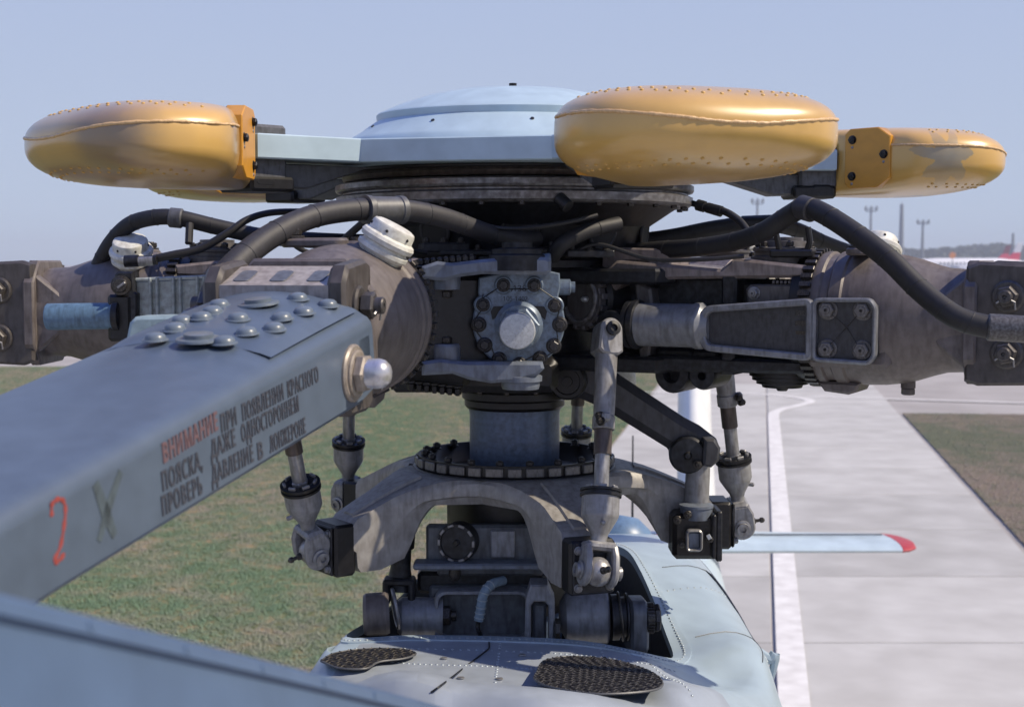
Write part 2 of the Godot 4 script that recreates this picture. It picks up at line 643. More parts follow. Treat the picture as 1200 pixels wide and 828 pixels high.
func ground() -> void:
	noise_tex("concrete", 0.012, Color(0.9, 0.895, 0.89), Color(1, 1, 1), 8, FastNoiseLite.TYPE_SIMPLEX_SMOOTH, 31, 0.45, 0.4)
	noise_tex("turf", 0.02, Color(0.5, 0.62, 0.4), Color(1.0, 0.88, 0.74), 6, FastNoiseLite.TYPE_SIMPLEX_SMOOTH, 33, 0.55, 0.22)
	var tar := paint("taxiway", Color(0.37, 0.35, 0.33), 0.85, 0.0, "concrete", 0.05)
	tar.uv1_world_triplanar = true
	sheet("ground", [Vector2(-1300, 1300), Vector2(1300, 1300), Vector2(1300, -1300), Vector2(-1300, -1300)], 0.0, tar, "wide pale grey taxiway and apron reaching to the horizon")
	# the concrete strip the helicopter stands on: two columns of cast slabs
	var variants := []
	for k in 4:
		var c := 0.43 + 0.022 * k
		var m := paint("slab_%d" % k, Color(c * 1.0, c * 0.99, c * 0.935), 0.8, 0.0, "concrete", 0.11)
		m.uv1_offset = Vector3(k * 0.3, 0, k * 0.21)
		variants.append(m)
	var strip := Node3D.new()
	strip.name = "concrete_strip"
	tag(strip, "strip of pale cast concrete slabs under the helicopter", "", "", "structure")
	add_child(strip)
	for row in 17:
		var d0 := 16.8 - 21.6 + row * 3.6
		if row == 16:
			continue
		var d1 := d0 + 3.6
		var xl := [3.9 - 0.18 * (42.4 - d0), 3.9 - 0.18 * (42.4 - d1)]
		var xm := [7.96 - 0.183 * (42.4 - d0), 7.96 - 0.183 * (42.4 - d1)]
		var xr := [12.1 - 0.182 * (42.4 - d0), 12.1 - 0.182 * (42.4 - d1)]
		for col in 2:
			var a: Array = xl if col == 0 else xm
			var b: Array = xm if col == 0 else xr
			var q := PackedVector2Array([Vector2(a[0] + 0.025, d0 + 0.02), Vector2(b[0] - 0.025, d0 + 0.02), Vector2(b[1] - 0.025, d1 - 0.02), Vector2(a[1] + 0.025, d1 - 0.02)])
			var g := G.new()
			g.prism(q, 0.0, 0.03, 0.008, Transform3D(Basis(Vector3.RIGHT, Vector3.FORWARD, Vector3.UP), Vector3(0, 0.0, DIST)))
			part(strip, "concrete_slab", g, variants[rng.randi() % 4])
	# white guide line: straight along the strip, then bending round on to the taxiway
	var white := paint("line_white", Color(0.72, 0.71, 0.68), 0.7, 0.0, "concrete", 0.4)
	var path := []
	for d in [-4.0, 8.0, 20.0, 32.0, 40.0, 41.6]:
		path.append(gz(8.03 - 0.183 * (41.7 - d), d))
	path += [gz(8.3, 42.8), gz(8.75, 43.7), gz(9.4, 44.7), gz(9.95, 45.6), gz(10.15, 46.5), gz(9.9, 47.5), gz(9.3, 48.2), gz(8.1, 48.8), gz(4.0, 49.4), gz(-4.0, 50.2)]
	var o := part(self, "guide_line", ribbon(spl(path, 6), 0.34, 0.042), white)
	tag(o, "white painted guide line curving from the strip on to the taxiway", "", "", "structure")
	o = part(self, "guide_line", ribbon([gz(10.6, 47.7), gz(17.0, 45.6), gz(40.0, 44.0)], 0.3, 0.042), white)
	tag(o, "white painted line running along the taxiway to the right", "", "", "structure")
	# grass on both sides
	var turf := paint("turf", Color(0.24, 0.235, 0.17), 0.95, 0.0, "turf", 0.16)
	turf.uv1_world_triplanar = true
	turf.heightmap_enabled = true
	turf.heightmap_texture = tex["fine"]
	turf.heightmap_scale = 1.5
	var left := [gz(-4.5, -4.0), gz(-3.4, 1.5), gz(3.55, 40.6), gz(7.1, 61.0), gz(-70.0, 62.0), gz(-70.0, -4.0)]
	var right := [gz(12.2, 42.4), gz(3.8, -4.0), gz(40, -4.0), gz(44.0, 40.0)]
	grass(left, "grass", "wide mown lawn with dry patches left of the helicopter", turf, 150000, 0.0)
	grass(right, "grass", "triangular darker lawn right of the concrete strip", turf, 40000, 1.0)


func grass(area: Array, called: String, label: String, m: Material, n: int, seed2: float) -> void:
	sheet(called + "_ground", area, 0.036, m, "soil and short turf under the grass")
	var tuft := G.new()
	for k in 7:
		var a := TAU * k / 7 + 0.4
		var o := Vector3(cos(a * 2.3) * 0.05, 0, sin(a * 1.7) * 0.05)
		var lean := Vector3(cos(a) * 0.05, 0.055 + 0.012 * (k % 3), sin(a) * 0.05)
		var s := Vector3(-sin(a), 0, cos(a)) * 0.011
		tuft.tri(o - s, o + s, o + lean)
	var mm := MultiMesh.new()
	mm.transform_format = MultiMesh.TRANSFORM_3D
	mm.use_colors = true
	mm.mesh = tuft.mesh(60.0)
	mm.instance_count = n
	var noise := FastNoiseLite.new()
	noise.seed = 8
	noise.frequency = 0.09
	noise.fractal_octaves = 4
	var p := PackedVector2Array(area)
	var i := 0
	while i < n:
		var d := lerpf(11.0, 61.0, pow(rng.randf(), 1.35)) if seed2 == 0.0 else lerpf(18.0, 42.4, rng.randf())
		var x := rng.randf_range(-0.42, 0.12) * d if seed2 == 0.0 else rng.randf_range(0.18, 0.44) * d
		var q := gz(x, d)
		if not Geometry2D.is_point_in_polygon(q, p):
			continue
		var v := noise.get_noise_2d(q.x * 1.6, q.y * 0.9) + 0.5 * noise.get_noise_2d(q.x * 9.0, q.y * 9.0)
		var s := rng.randf_range(0.35, 0.65)
		mm.set_instance_transform(i, Transform3D(Basis(Vector3.UP, rng.randf() * TAU).scaled(Vector3(s, s * 0.8, s)), Vector3(q.x, 0.036, q.y)))
		var f := clampf(0.6 + v * 1.5 + rng.randf_range(-0.12, 0.12), 0.0, 1.0)
		var c := Color(0.35, 0.31, 0.25).lerp(Color(0.18, 0.27, 0.165), f)
		if seed2 > 0.0:
			c = Color(0.4, 0.33, 0.27).lerp(Color(0.25, 0.265, 0.185), f)
		mm.set_instance_color(i, c)
		i += 1
	var gm := StandardMaterial3D.new()
	gm.resource_name = "grass_blades"
	gm.vertex_color_use_as_albedo = true
	gm.roughness = 0.9
	var o := MultiMeshInstance3D.new()
	o.name = numbered(called)
	o.multimesh = mm
	o.material_override = gm
	tag(o, label, "grass", "", "stuff")
	add_child(o)


# ---------------------------------------------------------------- beyond the airfield
func far_point(px: float, d: float) -> Vector3:
	var p := P(px, 305.0, d)
	return Vector3(p.x, 0.0, p.z)


func far_things() -> void:
	# wood on the horizon
	var blob := G.new()
	for k in 60:
		var a := rng.randf() * TAU
		var e := asin(rng.randf_range(-0.5, 1.0))
		var c := Vector3(cos(a) * cos(e), sin(e) * 0.9, sin(a) * cos(e)) * rng.randf_range(0.6, 1.0)
		var u := Vector3(rng.randfn(), rng.randfn(), rng.randfn()).normalized()
		var v := u.cross(Vector3(rng.randfn(), rng.randfn(), rng.randfn())).normalized()
		var s := rng.randf_range(0.25, 0.5)
		blob.quad(c - u * s - v * s * 0.5, c + u * s * 0.4 - v * s, c + u * s + v * s * 0.6, c - u * s * 0.5 + v * s)
	var where := []
	for i in 1500:
		var x := rng.randf_range(-70.0, 480.0)
		var z := DIST - rng.randf_range(820.0, 900.0)
		var h := rng.randf_range(4.0, 5.2) + 0.5 * sin(x * 0.045) + 0.4 * sin(x * 0.13)
		where.append(Transform3D(Basis(Vector3.UP, rng.randf() * TAU).scaled(Vector3(1.3, 1.0, 1.3) * h), Vector3(x, h * rng.randf_range(0.6, 1.85), z)))
	var wood := paint("wood_green", Color(0.05, 0.06, 0.04), 0.95, 0.0, "")
	var holder := Node3D.new()
	holder.name = "tree_line"
	tag(holder, "hazy blue line of distant woodland along the horizon", "woodland", "", "stuff")
	add_child(holder)
	scatter(holder, "crowns", blob.mesh(60.0), wood, where)
	# floodlight and radio masts
	var pole := paint("mast_grey", Color(0.2, 0.22, 0.25), 0.7, 0.0, "")
	var red := paint("mast_red", Color(0.5, 0.06, 0.06), 0.6, 0.0, "")
	var rows := [
		[887.0, 233.0, 430.0, 1, "floodlight mast rising behind the black hoses, highest of the masts"],
		[1020.0, 242.0, 430.0, 1, "floodlight mast rising just above the white reservoir cap on the grip"],
		[1056.0, 237.0, 430.0, 0, "thick plain mast without lamps between two floodlight masts"],
		[1081.0, 258.0, 430.0, 2, "floodlight mast with a red painted base near the white airliner"],
		[1187.0, 272.0, 430.0, 0, "short thin mast right behind the white airliner fin"]]
	for r in rows:
		var top: float = 4.8 + (305.0 - r[1]) / LENS * r[2]
		var base := far_point(r[0], r[2])
		var t := thing("light_mast" if r[3] > 0 else "radio_mast", r[4], "mast", base, "masts on the far side of the airfield")
		var w := 0.42 if r[3] > 0 else (0.75 if r[0] < 1100.0 else 0.5)
		var split := top * 0.26 if r[3] == 2 else 0.0
		if split > 0.0:
			part(t, "painted_base", G.new().lathe([[w * 1.5, 0.0], [w * 1.35, split]], Transform3D(Basis(), base), 10), red)
		part(t, "pole", G.new().lathe([[w * 1.4, split], [w * 0.75, top * 0.97]], Transform3D(Basis(), base), 10), pole)
		if r[3] > 0:
			part(t, "crossarm", G.new().box(Vector3(4.2, 0.3, 0.3), 0.02, Transform3D(Basis(), base + Vector3(0, top * 0.965, 0))).box(Vector3(3.2, 0.3, 0.3), 0.02, Transform3D(Basis(), base + Vector3(0, top * 0.93, 0))), pole)
			for k in 6:
				part(t, "floodlight", G.new().box(Vector3(0.55, 0.8, 0.35), 0.06, Transform3D(Basis(Vector3.RIGHT, 0.5), base + Vector3((k % 3 - 1) * 1.7, top * (0.985 if k < 3 else 0.95), 0.3))), pole)
		else:
			part(t, "antenna_tip", G.new().lathe([[0.16, top * 0.97], [0.05, top]], Transform3D(Basis(), base), 8), pole)
	# parked airliners seen broadside
	var white := paint("airliner_white", Color(0.78, 0.78, 0.8), 0.4, 0.0, "")
	var crimson := paint("fin_crimson", Color(0.7, 0.06, 0.12), 0.45, 0.0, "")
	var plum := paint("fin_plum", Color(0.2, 0.06, 0.09), 0.5, 0.0, "")
	var glass := paint("airliner_window", Color(0.05, 0.06, 0.08), 0.2, 0.0, "")
	airliner(1192.0, 340.0, 1.0, white, white, crimson, glass, "white airliner whose white fin has a red lower half")
	airliner(1179.0, 400.0, 1.0, white, plum, crimson, glass, "white airliner with a dark plum fin, farther of the two")
	# service trucks, a low terminal and a round marker
	var blue := paint("truck_blue", Color(0.16, 0.26, 0.42), 0.5, 0.0, "")
	var grey := paint("truck_grey", Color(0.5, 0.55, 0.62), 0.5, 0.0, "")
	truck(1112.0, 250.0, blue, grey, glass, "blue and grey service truck parked left of the airliners")
	truck(1139.0, 262.0, grey, blue, glass, "grey service truck with a blue cab under the airliner fuselage")
	truck(1152.0, 244.0, blue, blue, glass, "all blue service truck nearest the right blade grip")
	var mk := far_point(1116.5, 300.0)
	var t2 := thing("round_marker", "orange round marker board on a post before the woodland", "marker", mk)
	part(t2, "post", G.new().lathe([[0.08, 0.0], [0.08, 5.2]], Transform3D(Basis(), mk), 8), pole)
	part(t2, "disc", G.new().lathe([[0.68, -0.06], [0.72, 0.0], [0.68, 0.06]], Transform3D(Basis(Vector3.RIGHT, PI / 2), mk + Vector3(0, 5.9, 0)), 20), paint("marker_orange", Color(0.75, 0.3, 0.12), 0.6, 0.0, ""))
	var hb := far_point(1093.0, 360.0)
	var hall := thing("airport_hall", "low white airport hall left of the parked airliners", "building", hb)
	part(hall, "wall", G.new().box(Vector3(14, 3.2, 10), 0.05, Transform3D(Basis(), hb + Vector3(0, 1.6, 0))), white)
	part(hall, "roof", G.new().box(Vector3(14.6, 0.35, 10.6), 0.05, Transform3D(Basis(), hb + Vector3(0, 3.38, 0))), grey)
	for k in 5:
		part(hall, "window", G.new().box(Vector3(1.6, 1.3, 0.1), 0.0, Transform3D(Basis(), hb + Vector3(-5.4 + k * 2.7, 1.9, 5.04))), glass)


func airliner(px: float, d: float, s: float, body: Material, fin_top: Material, fin_low: Material, glass: Material, label: String) -> void:
	var b := far_point(px, d)
	var t := thing("airliner", label, "airplane", b, "airliners parked across the airfield")
	var c := b + Vector3(0, 3.55, 0) * s
	var rings := []
	for r in [[2.5, 0.15, 0.8], [0.0, 0.9, 0.5], [-5.0, 1.75, 0.1], [-20.0, 1.8, 0.0], [-24.0, 1.65, -0.1], [-26.0, 1.0, -0.35], [-27.0, 0.15, -0.5]]:
		var ring := PackedVector3Array()
		for k in 16:
			var a := TAU * k / 16
			ring.append(c + Vector3(r[0], r[2] + sin(a) * r[1], cos(a) * r[1]) * s)
		rings.append(ring)
	part(t, "fuselage", G.new().loft(rings), body, 50.0)
	var up := Transform3D(Basis(), c)
	part(t, "fin", G.new().prism(poly([0.9, 3.2, 1.5, 5.6, 0.0, 5.6, -1.0, 3.2]), -0.15, 0.15, 0.05, up), fin_top)
	part(t, "fin_root", G.new().prism(poly([0.5, 0.9, 0.9, 3.2, -1.0, 3.2, -3.0, 1.2]), -0.17, 0.17, 0.05, up), fin_low)
	for q in [-1.0, 1.0]:
		part(t, "wing", G.new().prism(poly([-9.5, 0.0, -15.5, 0.0, -11.0, 14.0, -9.2, 14.0]), -0.2, 0.2, 0.08, Transform3D(Basis(Vector3.RIGHT, Vector3.BACK * q, Vector3.UP), c + Vector3(0, -0.8, 0))), body)
		part(t, "engine", G.new().lathe([[0.5, -1.4], [0.85, -1.0], [0.8, 1.2], [0.6, 1.5]], Transform3D(Basis(Vector3.FORWARD, PI / 2), c + Vector3(-14.0, -1.7, 5.0 * q)), 14), body)
		part(t, "tailplane", G.new().prism(poly([0.5, 0.0, -2.0, 0.0, 0.6, 5.0, 1.8, 5.0]), -0.1, 0.1, 0.03, Transform3D(Basis(Vector3.RIGHT, Vector3.BACK * q, Vector3.UP), c + Vector3(0, 0.9, 0))), body)
	for k in 15:
		part(t, "window", G.new().box(Vector3(0.35, 0.45, 0.06), 0.0, Transform3D(Basis(), c + Vector3(-5.5 - k, 0.55, 1.72))), glass)
	for q in [[-22.0, 0.0], [-12.0, 2.4], [-12.0, -2.4]]:
		part(t, "wheel", G.new().lathe([[0.5, -0.3], [0.55, 0.0], [0.5, 0.3]], Transform3D(Basis(Vector3.RIGHT, PI / 2), Vector3(c.x + q[0], 0.55, c.z + q[1])), 14), M["black_grease"])
		part(t, "strut", G.new().lathe([[0.12, 0.5], [0.14, 2.6]], Transform3D(Basis(), Vector3(c.x + q[0], 0, c.z + q[1])), 8), body)


func truck(px: float, d: float, box_m: Material, cab_m: Material, glass: Material, label: String) -> void:
	var b := far_point(px, d)
	var t := thing("service_truck", label, "truck", b, "service trucks on the far apron")
	part(t, "load_box", G.new().box(Vector3(3.6, 1.9, 2.2), 0.05, Transform3D(Basis(), b + Vector3(0.7, 1.75, 0))), box_m)
	part(t, "cab", G.new().prism(poly([-2.6, 0.6, -1.15, 0.6, -1.15, 2.3, -2.1, 2.3, -2.5, 1.5]), -1.0, 1.0, 0.06, Transform3D(Basis(), b)), cab_m)
	part(t, "window", G.new().prism(poly([-2.2, 1.5, -1.4, 1.5, -1.4, 2.1, -2.0, 2.1]), -1.02, 1.02, 0.0, Transform3D(Basis(), b)), glass)
	for q in [[-1.8, 0.9], [-1.8, -0.9], [1.6, 0.9], [1.6, -0.9]]:
		part(t, "wheel", G.new().lathe([[0.4, -0.14], [0.45, 0.0], [0.4, 0.14]], Transform3D(Basis(Vector3.RIGHT, PI / 2), b + Vector3(q[0], 0.45, q[1])), 12), M["black_grease"])


# ---------------------------------------------------------------- helicopter body
func fuselage() -> void:
	var t := thing("helicopter", "pale blue helicopter with riveted top deck, white fin and red tipped stabilizer", "helicopter", W(0, -0.9, -0.6))
	var rim := [P(520, 652, 3.85), P(500, 665, 3.6), P(478, 690, 3.35), P(440, 725, 3.1), P(405, 745, 2.97), P(480, 746, 2.88), P(570, 747, 2.84), P(650, 750, 2.82), P(700, 755, 2.82), P(745, 764, 2.84), P(780, 772, 2.92), P(793, 768, 3.02), P(783, 740, 3.12), P(768, 702, 3.27), P(752, 668, 3.45), P(737, 646, 3.62), P(715, 637, 3.8), P(690, 632, 3.95), P(620, 628, 4.05), P(560, 632, 4.02)]
	var row1 := [Vector3(-0.03, -0.1, -0.1), Vector3(-0.04, -0.1, 0.0), Vector3(-0.04, -0.1, 0.0), Vector3(-0.05, -0.08, 0.05), P(366, 777, 2.72), P(455, 800, 2.55), P(560, 802, 2.52), P(650, 805, 2.5), P(720, 812, 2.5), P(800, 832, 2.6), P(905, 835, 2.8), P(908, 800, 3.05), P(893, 775, 3.3), P(872, 740, 3.6), P(850, 706, 3.95), P(825, 675, 4.3), P(795, 655, 4.7), Vector3(0.05, -0.13, -1.0), Vector3(0.0, -0.14, -1.0), Vector3(-0.03, -0.14, -0.6)]
	var dr := [Vector3(-0.1, -0.4, 0), Vector3(-0.1, -0.4, 0), Vector3(-0.1, -0.4, 0), Vector3(-0.1, -0.4, 0.1), Vector3(-0.2, -0.3, 0.3), Vector3(0, -0.06, 0.4), Vector3(0, -0.06, 0.4), Vector3(0, -0.06, 0.4), Vector3(0, -0.08, 0.4), Vector3(0.1, -0.15, 0.3), Vector3(0.12, -0.35, 0.15), Vector3(0.07, -0.4, 0), Vector3(0.06, -0.4, 0), Vector3(0.06, -0.4, 0), Vector3(0.06, -0.4, 0), Vector3(0.08, -0.4, -0.1), Vector3(0.1, -0.4, -0.4), Vector3(0.1, -0.4, -1.2), Vector3(0.1, -0.4, -1.2), Vector3(-0.1, -0.4, -0.6)]
	# the front deck is one flat sheet
	var fo := P(560, 802, 2.52)
	var fn := (P(480, 746, 2.88) - fo).cross(P(700, 755, 2.82) - fo).normalized()
	for i in [5, 6, 7, 8, 9]:
		rim[i] = on_plane([480, 570, 650, 700, 745][i - 5], [746, 747, 750, 755, 764][i - 5], fo, fn)
		row1[i] = on_plane([455, 560, 650, 735, 815][i - 5], [800, 806, 812, 816, 822][i - 5], fo, fn)
		dr[i] = (row1[i] - rim[i]) * [0.8, 0.8, 0.8, 0.6, 0.3][i - 5] + Vector3(0.0, [0.0, 0.0, 0.0, -0.06, -0.2][i - 5], 0.0)
	rim[4] = on_plane(405, 745, fo, fn) + Vector3(0, -0.006, 0)
	row1[4] = on_plane(366, 777, fo, fn) + Vector3(0, -0.012, 0)
	var n := rim.size()
	var rows := [[], [], [], [], []]
	for i in n:
		var r1: Vector3 = row1[i] if row1[i].y > 1.0 else rim[i] + row1[i]
		var bulge := 0.055 if i >= 11 and i <= 16 else 0.0
		rows[0].append(rim[i])
		rows[1].append(rim[i].lerp(r1, 0.5) + Vector3(bulge * 0.6, bulge, 0))
		rows[2].append(r1)
		rows[3].append(r1 + dr[i])
		rows[4].append(r1 + dr[i] + Vector3(dr[i].x * 0.3, -0.9, dr[i].z * 0.3))
	# along the opening, then outwards
	for k in 5:
		var ring: Array = [rows[k][n - 1]] + rows[k] + [rows[k][0], rows[k][1]]
		var fine := spl(ring, 5)
		rows[k] = fine.slice(5, 5 + n * 5)
	var nf: int = rows[0].size()
	var strips := []
	for i in nf:
		strips.append(spl([rows[0][i], rows[1][i], rows[2][i], rows[3][i], rows[4][i]], 5))
	var loops := []
	for k in strips[0].size():
		var loop := PackedVector3Array()
		for i in nf:
			loop.append(strips[i][k])
		loops.append(loop)
	# the front deck sheet is a panel of its own between the two ends of the fairing
	var i0 := 22
	var i1 := 47
	var fair := []
	var front := []
	for loop in loops:
		fair.append(loop.slice(i1) + loop.slice(0, i0 + 1))
		front.append(loop.slice(i0, i1 + 1))
	var skin_g := G.new().loft(fair, false, false)
	var front_g := G.new().loft(front, false, false)
	deck_tris = skin_g.t + front_g.t
	var skin := part(t, "cowling", skin_g, M["deck_paint"], 50.0)
	var deck := part(t, "front_deck", front_g, M["deck_grey"], 50.0)
	body = t
	# flange round the opening, with its rivets
	var lip := G.new()
	var lip_pts := []
	for i in range(14, 90):
		lip_pts.append(rows[0][i])
	var ringsl := []
	for i in lip_pts.size():
		var s: Vector3 = (strips[14 + i][1] - strips[14 + i][0]).normalized()
		var a: Vector3 = lip_pts[i]
		ringsl.append(PackedVector3Array([a - s * 0.008 + Vector3(0, 0.002, 0), a + s * 0.034 + Vector3(0, 0.003, 0), a + s * 0.036 - Vector3(0, 0.004, 0), a - s * 0.008 - Vector3(0, 0.02, 0)]))
	part(skin, "opening_flange", lip.loft(ringsl), M["deck_paint"], 20.0)
	# inner wall of the opening
	var wall := []
	for k in 3:
		var loop := PackedVector3Array()
		for i in nf:
			var c := Vector3(0.02, rows[0][i].y, -0.3)
			loop.append(rows[0][i].lerp(c, 0.04 * k) - Vector3(0, 0.012 + 0.18 * k, 0))
		wall.append(loop)
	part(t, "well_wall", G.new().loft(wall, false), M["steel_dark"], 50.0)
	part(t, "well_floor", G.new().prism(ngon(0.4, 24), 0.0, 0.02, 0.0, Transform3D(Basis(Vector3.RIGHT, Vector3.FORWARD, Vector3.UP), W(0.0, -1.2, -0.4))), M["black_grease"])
	var rv := G.new().lathe([[0.0032, 0.0], [0.0028, 0.001], [0.0012, 0.0016], [0.0001, 0.0017]], Transform3D(), 8).mesh(60.0)
	var at := []
	for i in range(15, 90):
		for f in [0.3, 0.8]:
			var a: Vector3 = rows[0][i].lerp(rows[0][(i + 1) % nf], f)
			var s: Vector3 = (strips[i][1] - strips[i][0]).normalized()
			at.append(fy(a + s * 0.018 + Vector3(0, 0.0032, 0), Vector3.UP))
	# rivet rows over the skin
	for q in [[3, 22, 48], [6, 24, 46], [9, 56, 80]]:
		for i in range(q[1], q[2]):
			for f in ([0.0, 0.33, 0.66] if q[0] > 4 else [0.0, 0.5]):
				var a: Vector3 = strips[i][q[0]].lerp(strips[(i + 1) % nf][q[0]], f)
				var nrm: Vector3 = (strips[(i + 1) % nf][q[0]] - strips[i][q[0]]).cross(strips[i][q[0] + 1] - strips[i][q[0]]).normalized()
				if nrm.y < 0.0: nrm = -nrm
				at.append(fy(a, nrm))
	for i in [31, 40, 45, 66]:
		for k in range(1, 10):
			for f in [0.0, 0.5]:
				var a: Vector3 = strips[i][k].lerp(strips[i][k + 1], f)
				var nrm: Vector3 = (strips[i + 1][k] - strips[i][k]).cross(strips[i][k + 1] - strips[i][k]).normalized()
				if nrm.y < 0.0: nrm = -nrm
				at.append(fy(a, nrm))
	scatter(skin, "rivets", rv, M["rivet"], at)
	# deck seam: a joint strip running forward
	var dn := (P(405, 745, 2.97) - P(455, 800, 2.55)).cross(P(700, 755, 2.82) - P(455, 800, 2.55)).normalized()
	if dn.y < 0.0: dn = -dn
	var o := P(455, 800, 2.55)
	var seam := []
	for p in [[573, 753], [573, 760], [566, 766], [553, 776], [540, 786], [522, 800], [505, 812]]:
		seam.append(on_deck(p[0], p[1]) + dn * 0.0014)
	var sg := G.new()
	sg.tube(spl(seam, 4), 0.0018, 6)
	part(skin, "seam", sg, M["steel_dark"])
	grille(t, [[376, 776], [392, 767], [428, 762], [468, 762], [487, 767], [474, 773], [444, 777], [428, 785], [396, 784]], o, dn, "intake_grille")
	grille(t, [[630, 788], [638, 776], [668, 771], [712, 774], [748, 783], [774, 797], [768, 810], [704, 815], [650, 808], [627, 798]], o, dn, "intake_grille")
	for p in [[540, 795], [585, 796], [612, 768], [520, 772]]:
		part(skin, "fastener", G.new().lathe([[0.0075, 0.0], [0.007, 0.002], [0.0001, 0.003]], fy(on_deck(p[0], p[1]) + dn * 0.001, dn), 12), M["rod_metal"])
	# small latch standing off the right side, a round bump and the red beacon behind the mast
	var hook := P(895, 772, 3.25)
	var lat := part(skin, "latch", G.new().tube(spl([hook + Vector3(-0.03, 0.03, 0), hook + Vector3(0.015, 0.0, 0.0), hook + Vector3(0.028, 0.012, 0), hook + Vector3(0.02, -0.05, 0)], 4), [0.012, 0.012, 0.012, 0.012, 0.014, 0.014, 0.014, 0.012, 0.012, 0.012, 0.01, 0.008, 0.006], 8), M["deck_paint"])
	part(skin, "latch_bar", G.new().box(Vector3(0.018, 0.16, 0.03), 0.005, Transform3D(Basis(Vector3.BACK, 0.35), hook + Vector3(-0.035, -0.03, 0))), M["steel_dark"])
	part(t, "intake_bump", G.new().lathe([[0.11, -0.1], [0.108, 0.0], [0.095, 0.05], [0.06, 0.085], [0.0001, 0.1]], Transform3D(Basis(), P(727, 640, 4.25)), 28), M["bump_blue"], 60.0)
	var bc := P(772, 646, 4.9)
	var beacon := part(t, "beacon_base", G.new().lathe([[0.042, -0.06], [0.042, 0.0], [0.034, 0.012]], Transform3D(Basis(), bc), 18), M["clamp_grey"])
	part(beacon, "beacon_lens", G.new().lathe([[0.028, 0.012], [0.026, 0.045], [0.012, 0.062], [0.0001, 0.064]], Transform3D(Basis(), bc), 18), M["red_lamp"], 60.0)
	# panel joints of the fairing
	for q in [[58, 2, 11], [70, 2, 12]]:
		var line := []
		for k in range(q[1], q[2]):
			line.append(strips[q[0]][k] + Vector3(0.0, 0.0004, 0.0))
		part(skin, "panel_joint", G.new().tube(line, 0.0013, 5), M["clamp_grey"])
	var run := []
	for i in range(54, 82):
		run.append(strips[i][8] + Vector3(0.0, 0.0004, 0.0))
	part(skin, "panel_joint", G.new().tube(run, 0.0013, 5), M["clamp_grey"])
	# dark seam line curving over the right cowling
	part(skin, "seam", G.new().tube(spl([P(782, 676, 3.6) + Vector3(0, 0.02, 0), strips[70][6] + Vector3(0, 0.0, 0), strips[64][8], strips[61][10]], 6), 0.003, 6), M["steel_dark"])


var body: Node3D
var deck_tris := PackedVector3Array()


func on_deck(px: float, py: float) -> Vector3:  # where a line of sight meets the cowling skin
	var w := Basis(Vector3.RIGHT, -PITCH) * Vector3((px - 600.0) / LENS, -(py - 414.0) / LENS, -1.0)
	var best := P(px, py, 2.7)
	var near := 1e9
	for i in range(0, deck_tris.size(), 3):
		var h = Geometry3D.ray_intersects_triangle(cam_at, w, deck_tris[i], deck_tris[i + 1], deck_tris[i + 2])
		if h != null and cam_at.distance_to(h) < near:
			near = cam_at.distance_to(h)
			best = h
	return best


func grille(t: Node3D, px: Array, o: Vector3, dn: Vector3, called: String) -> void:
	var hits := []
	var mid := Vector3.ZERO
	for p in px:
		hits.append(on_deck(p[0], p[1]))
		mid += hits[-1] / px.size()
	dn = Vector3.ZERO
	for i in hits.size():
		dn += (hits[i] - mid).cross(hits[(i + 1) % hits.size()] - mid)
	dn = dn.normalized() if dn.y > 0.0 else -dn.normalized()
	o = mid + dn * 0.006
	var xf := fy(o, dn)
	var inv := xf.affine_inverse()
	var pts := []
	for p in px:
		pts.append(inv * on_plane(p[0], p[1], o, dn))
	pts.append(pts[0])
	var fine := spl(pts, 5)
	fine.pop_back()
	var outline := PackedVector2Array()
	for p in fine:
		outline.append(Vector2(p.x, p.z))
	# prism runs along its own z: turn it so that z is the deck normal
	var turn := xf * Transform3D(Basis(Vector3.RIGHT, Vector3.BACK, Vector3.DOWN), Vector3.ZERO)
	var pit := part(t, called, G.new().prism(outline, -0.004, -0.0025, 0.0, turn), M["hollow"])
	var hoop := []
	for p in fine:
		hoop.append(xf * Vector3(p.x, 0.003, p.z))
	hoop.append(hoop[0])
	part(pit, "grille_frame", G.new().tube(hoop, 0.0022, 6), M["clamp_grey"])
	var wires := G.new()
	for dir in [0.6, 0.6 + PI / 2]:
		var d := Vector2(cos(dir), sin(dir))
		var s := Vector2(-d.y, d.x)
		for k in range(-40, 41):
			var c := outline[0] + s * (k * 0.0125)
			for seg in Geometry2D.intersect_polyline_with_polygon(PackedVector2Array([c - d * 0.6, c + d * 0.6]), outline):
				var wp := []
				var a: Vector2 = seg[0]
				var b: Vector2 = seg[1]
				var m := maxi(2, int((b - a).length() / 0.0125))
				for i in m + 1:
					var q := a.lerp(b, float(i) / m)
					wp.append(xf * Vector3(q.x, 0.0035 + 0.0019 * (1 if (i + k) % 2 == 0 else -1) * (1.0 if dir < 1.0 else -1.0), q.y))
				wires.tube(wp, 0.0015, 4)
	part(pit, "wire_mesh", wires, M["wire_brown"], 60.0, "stuff")


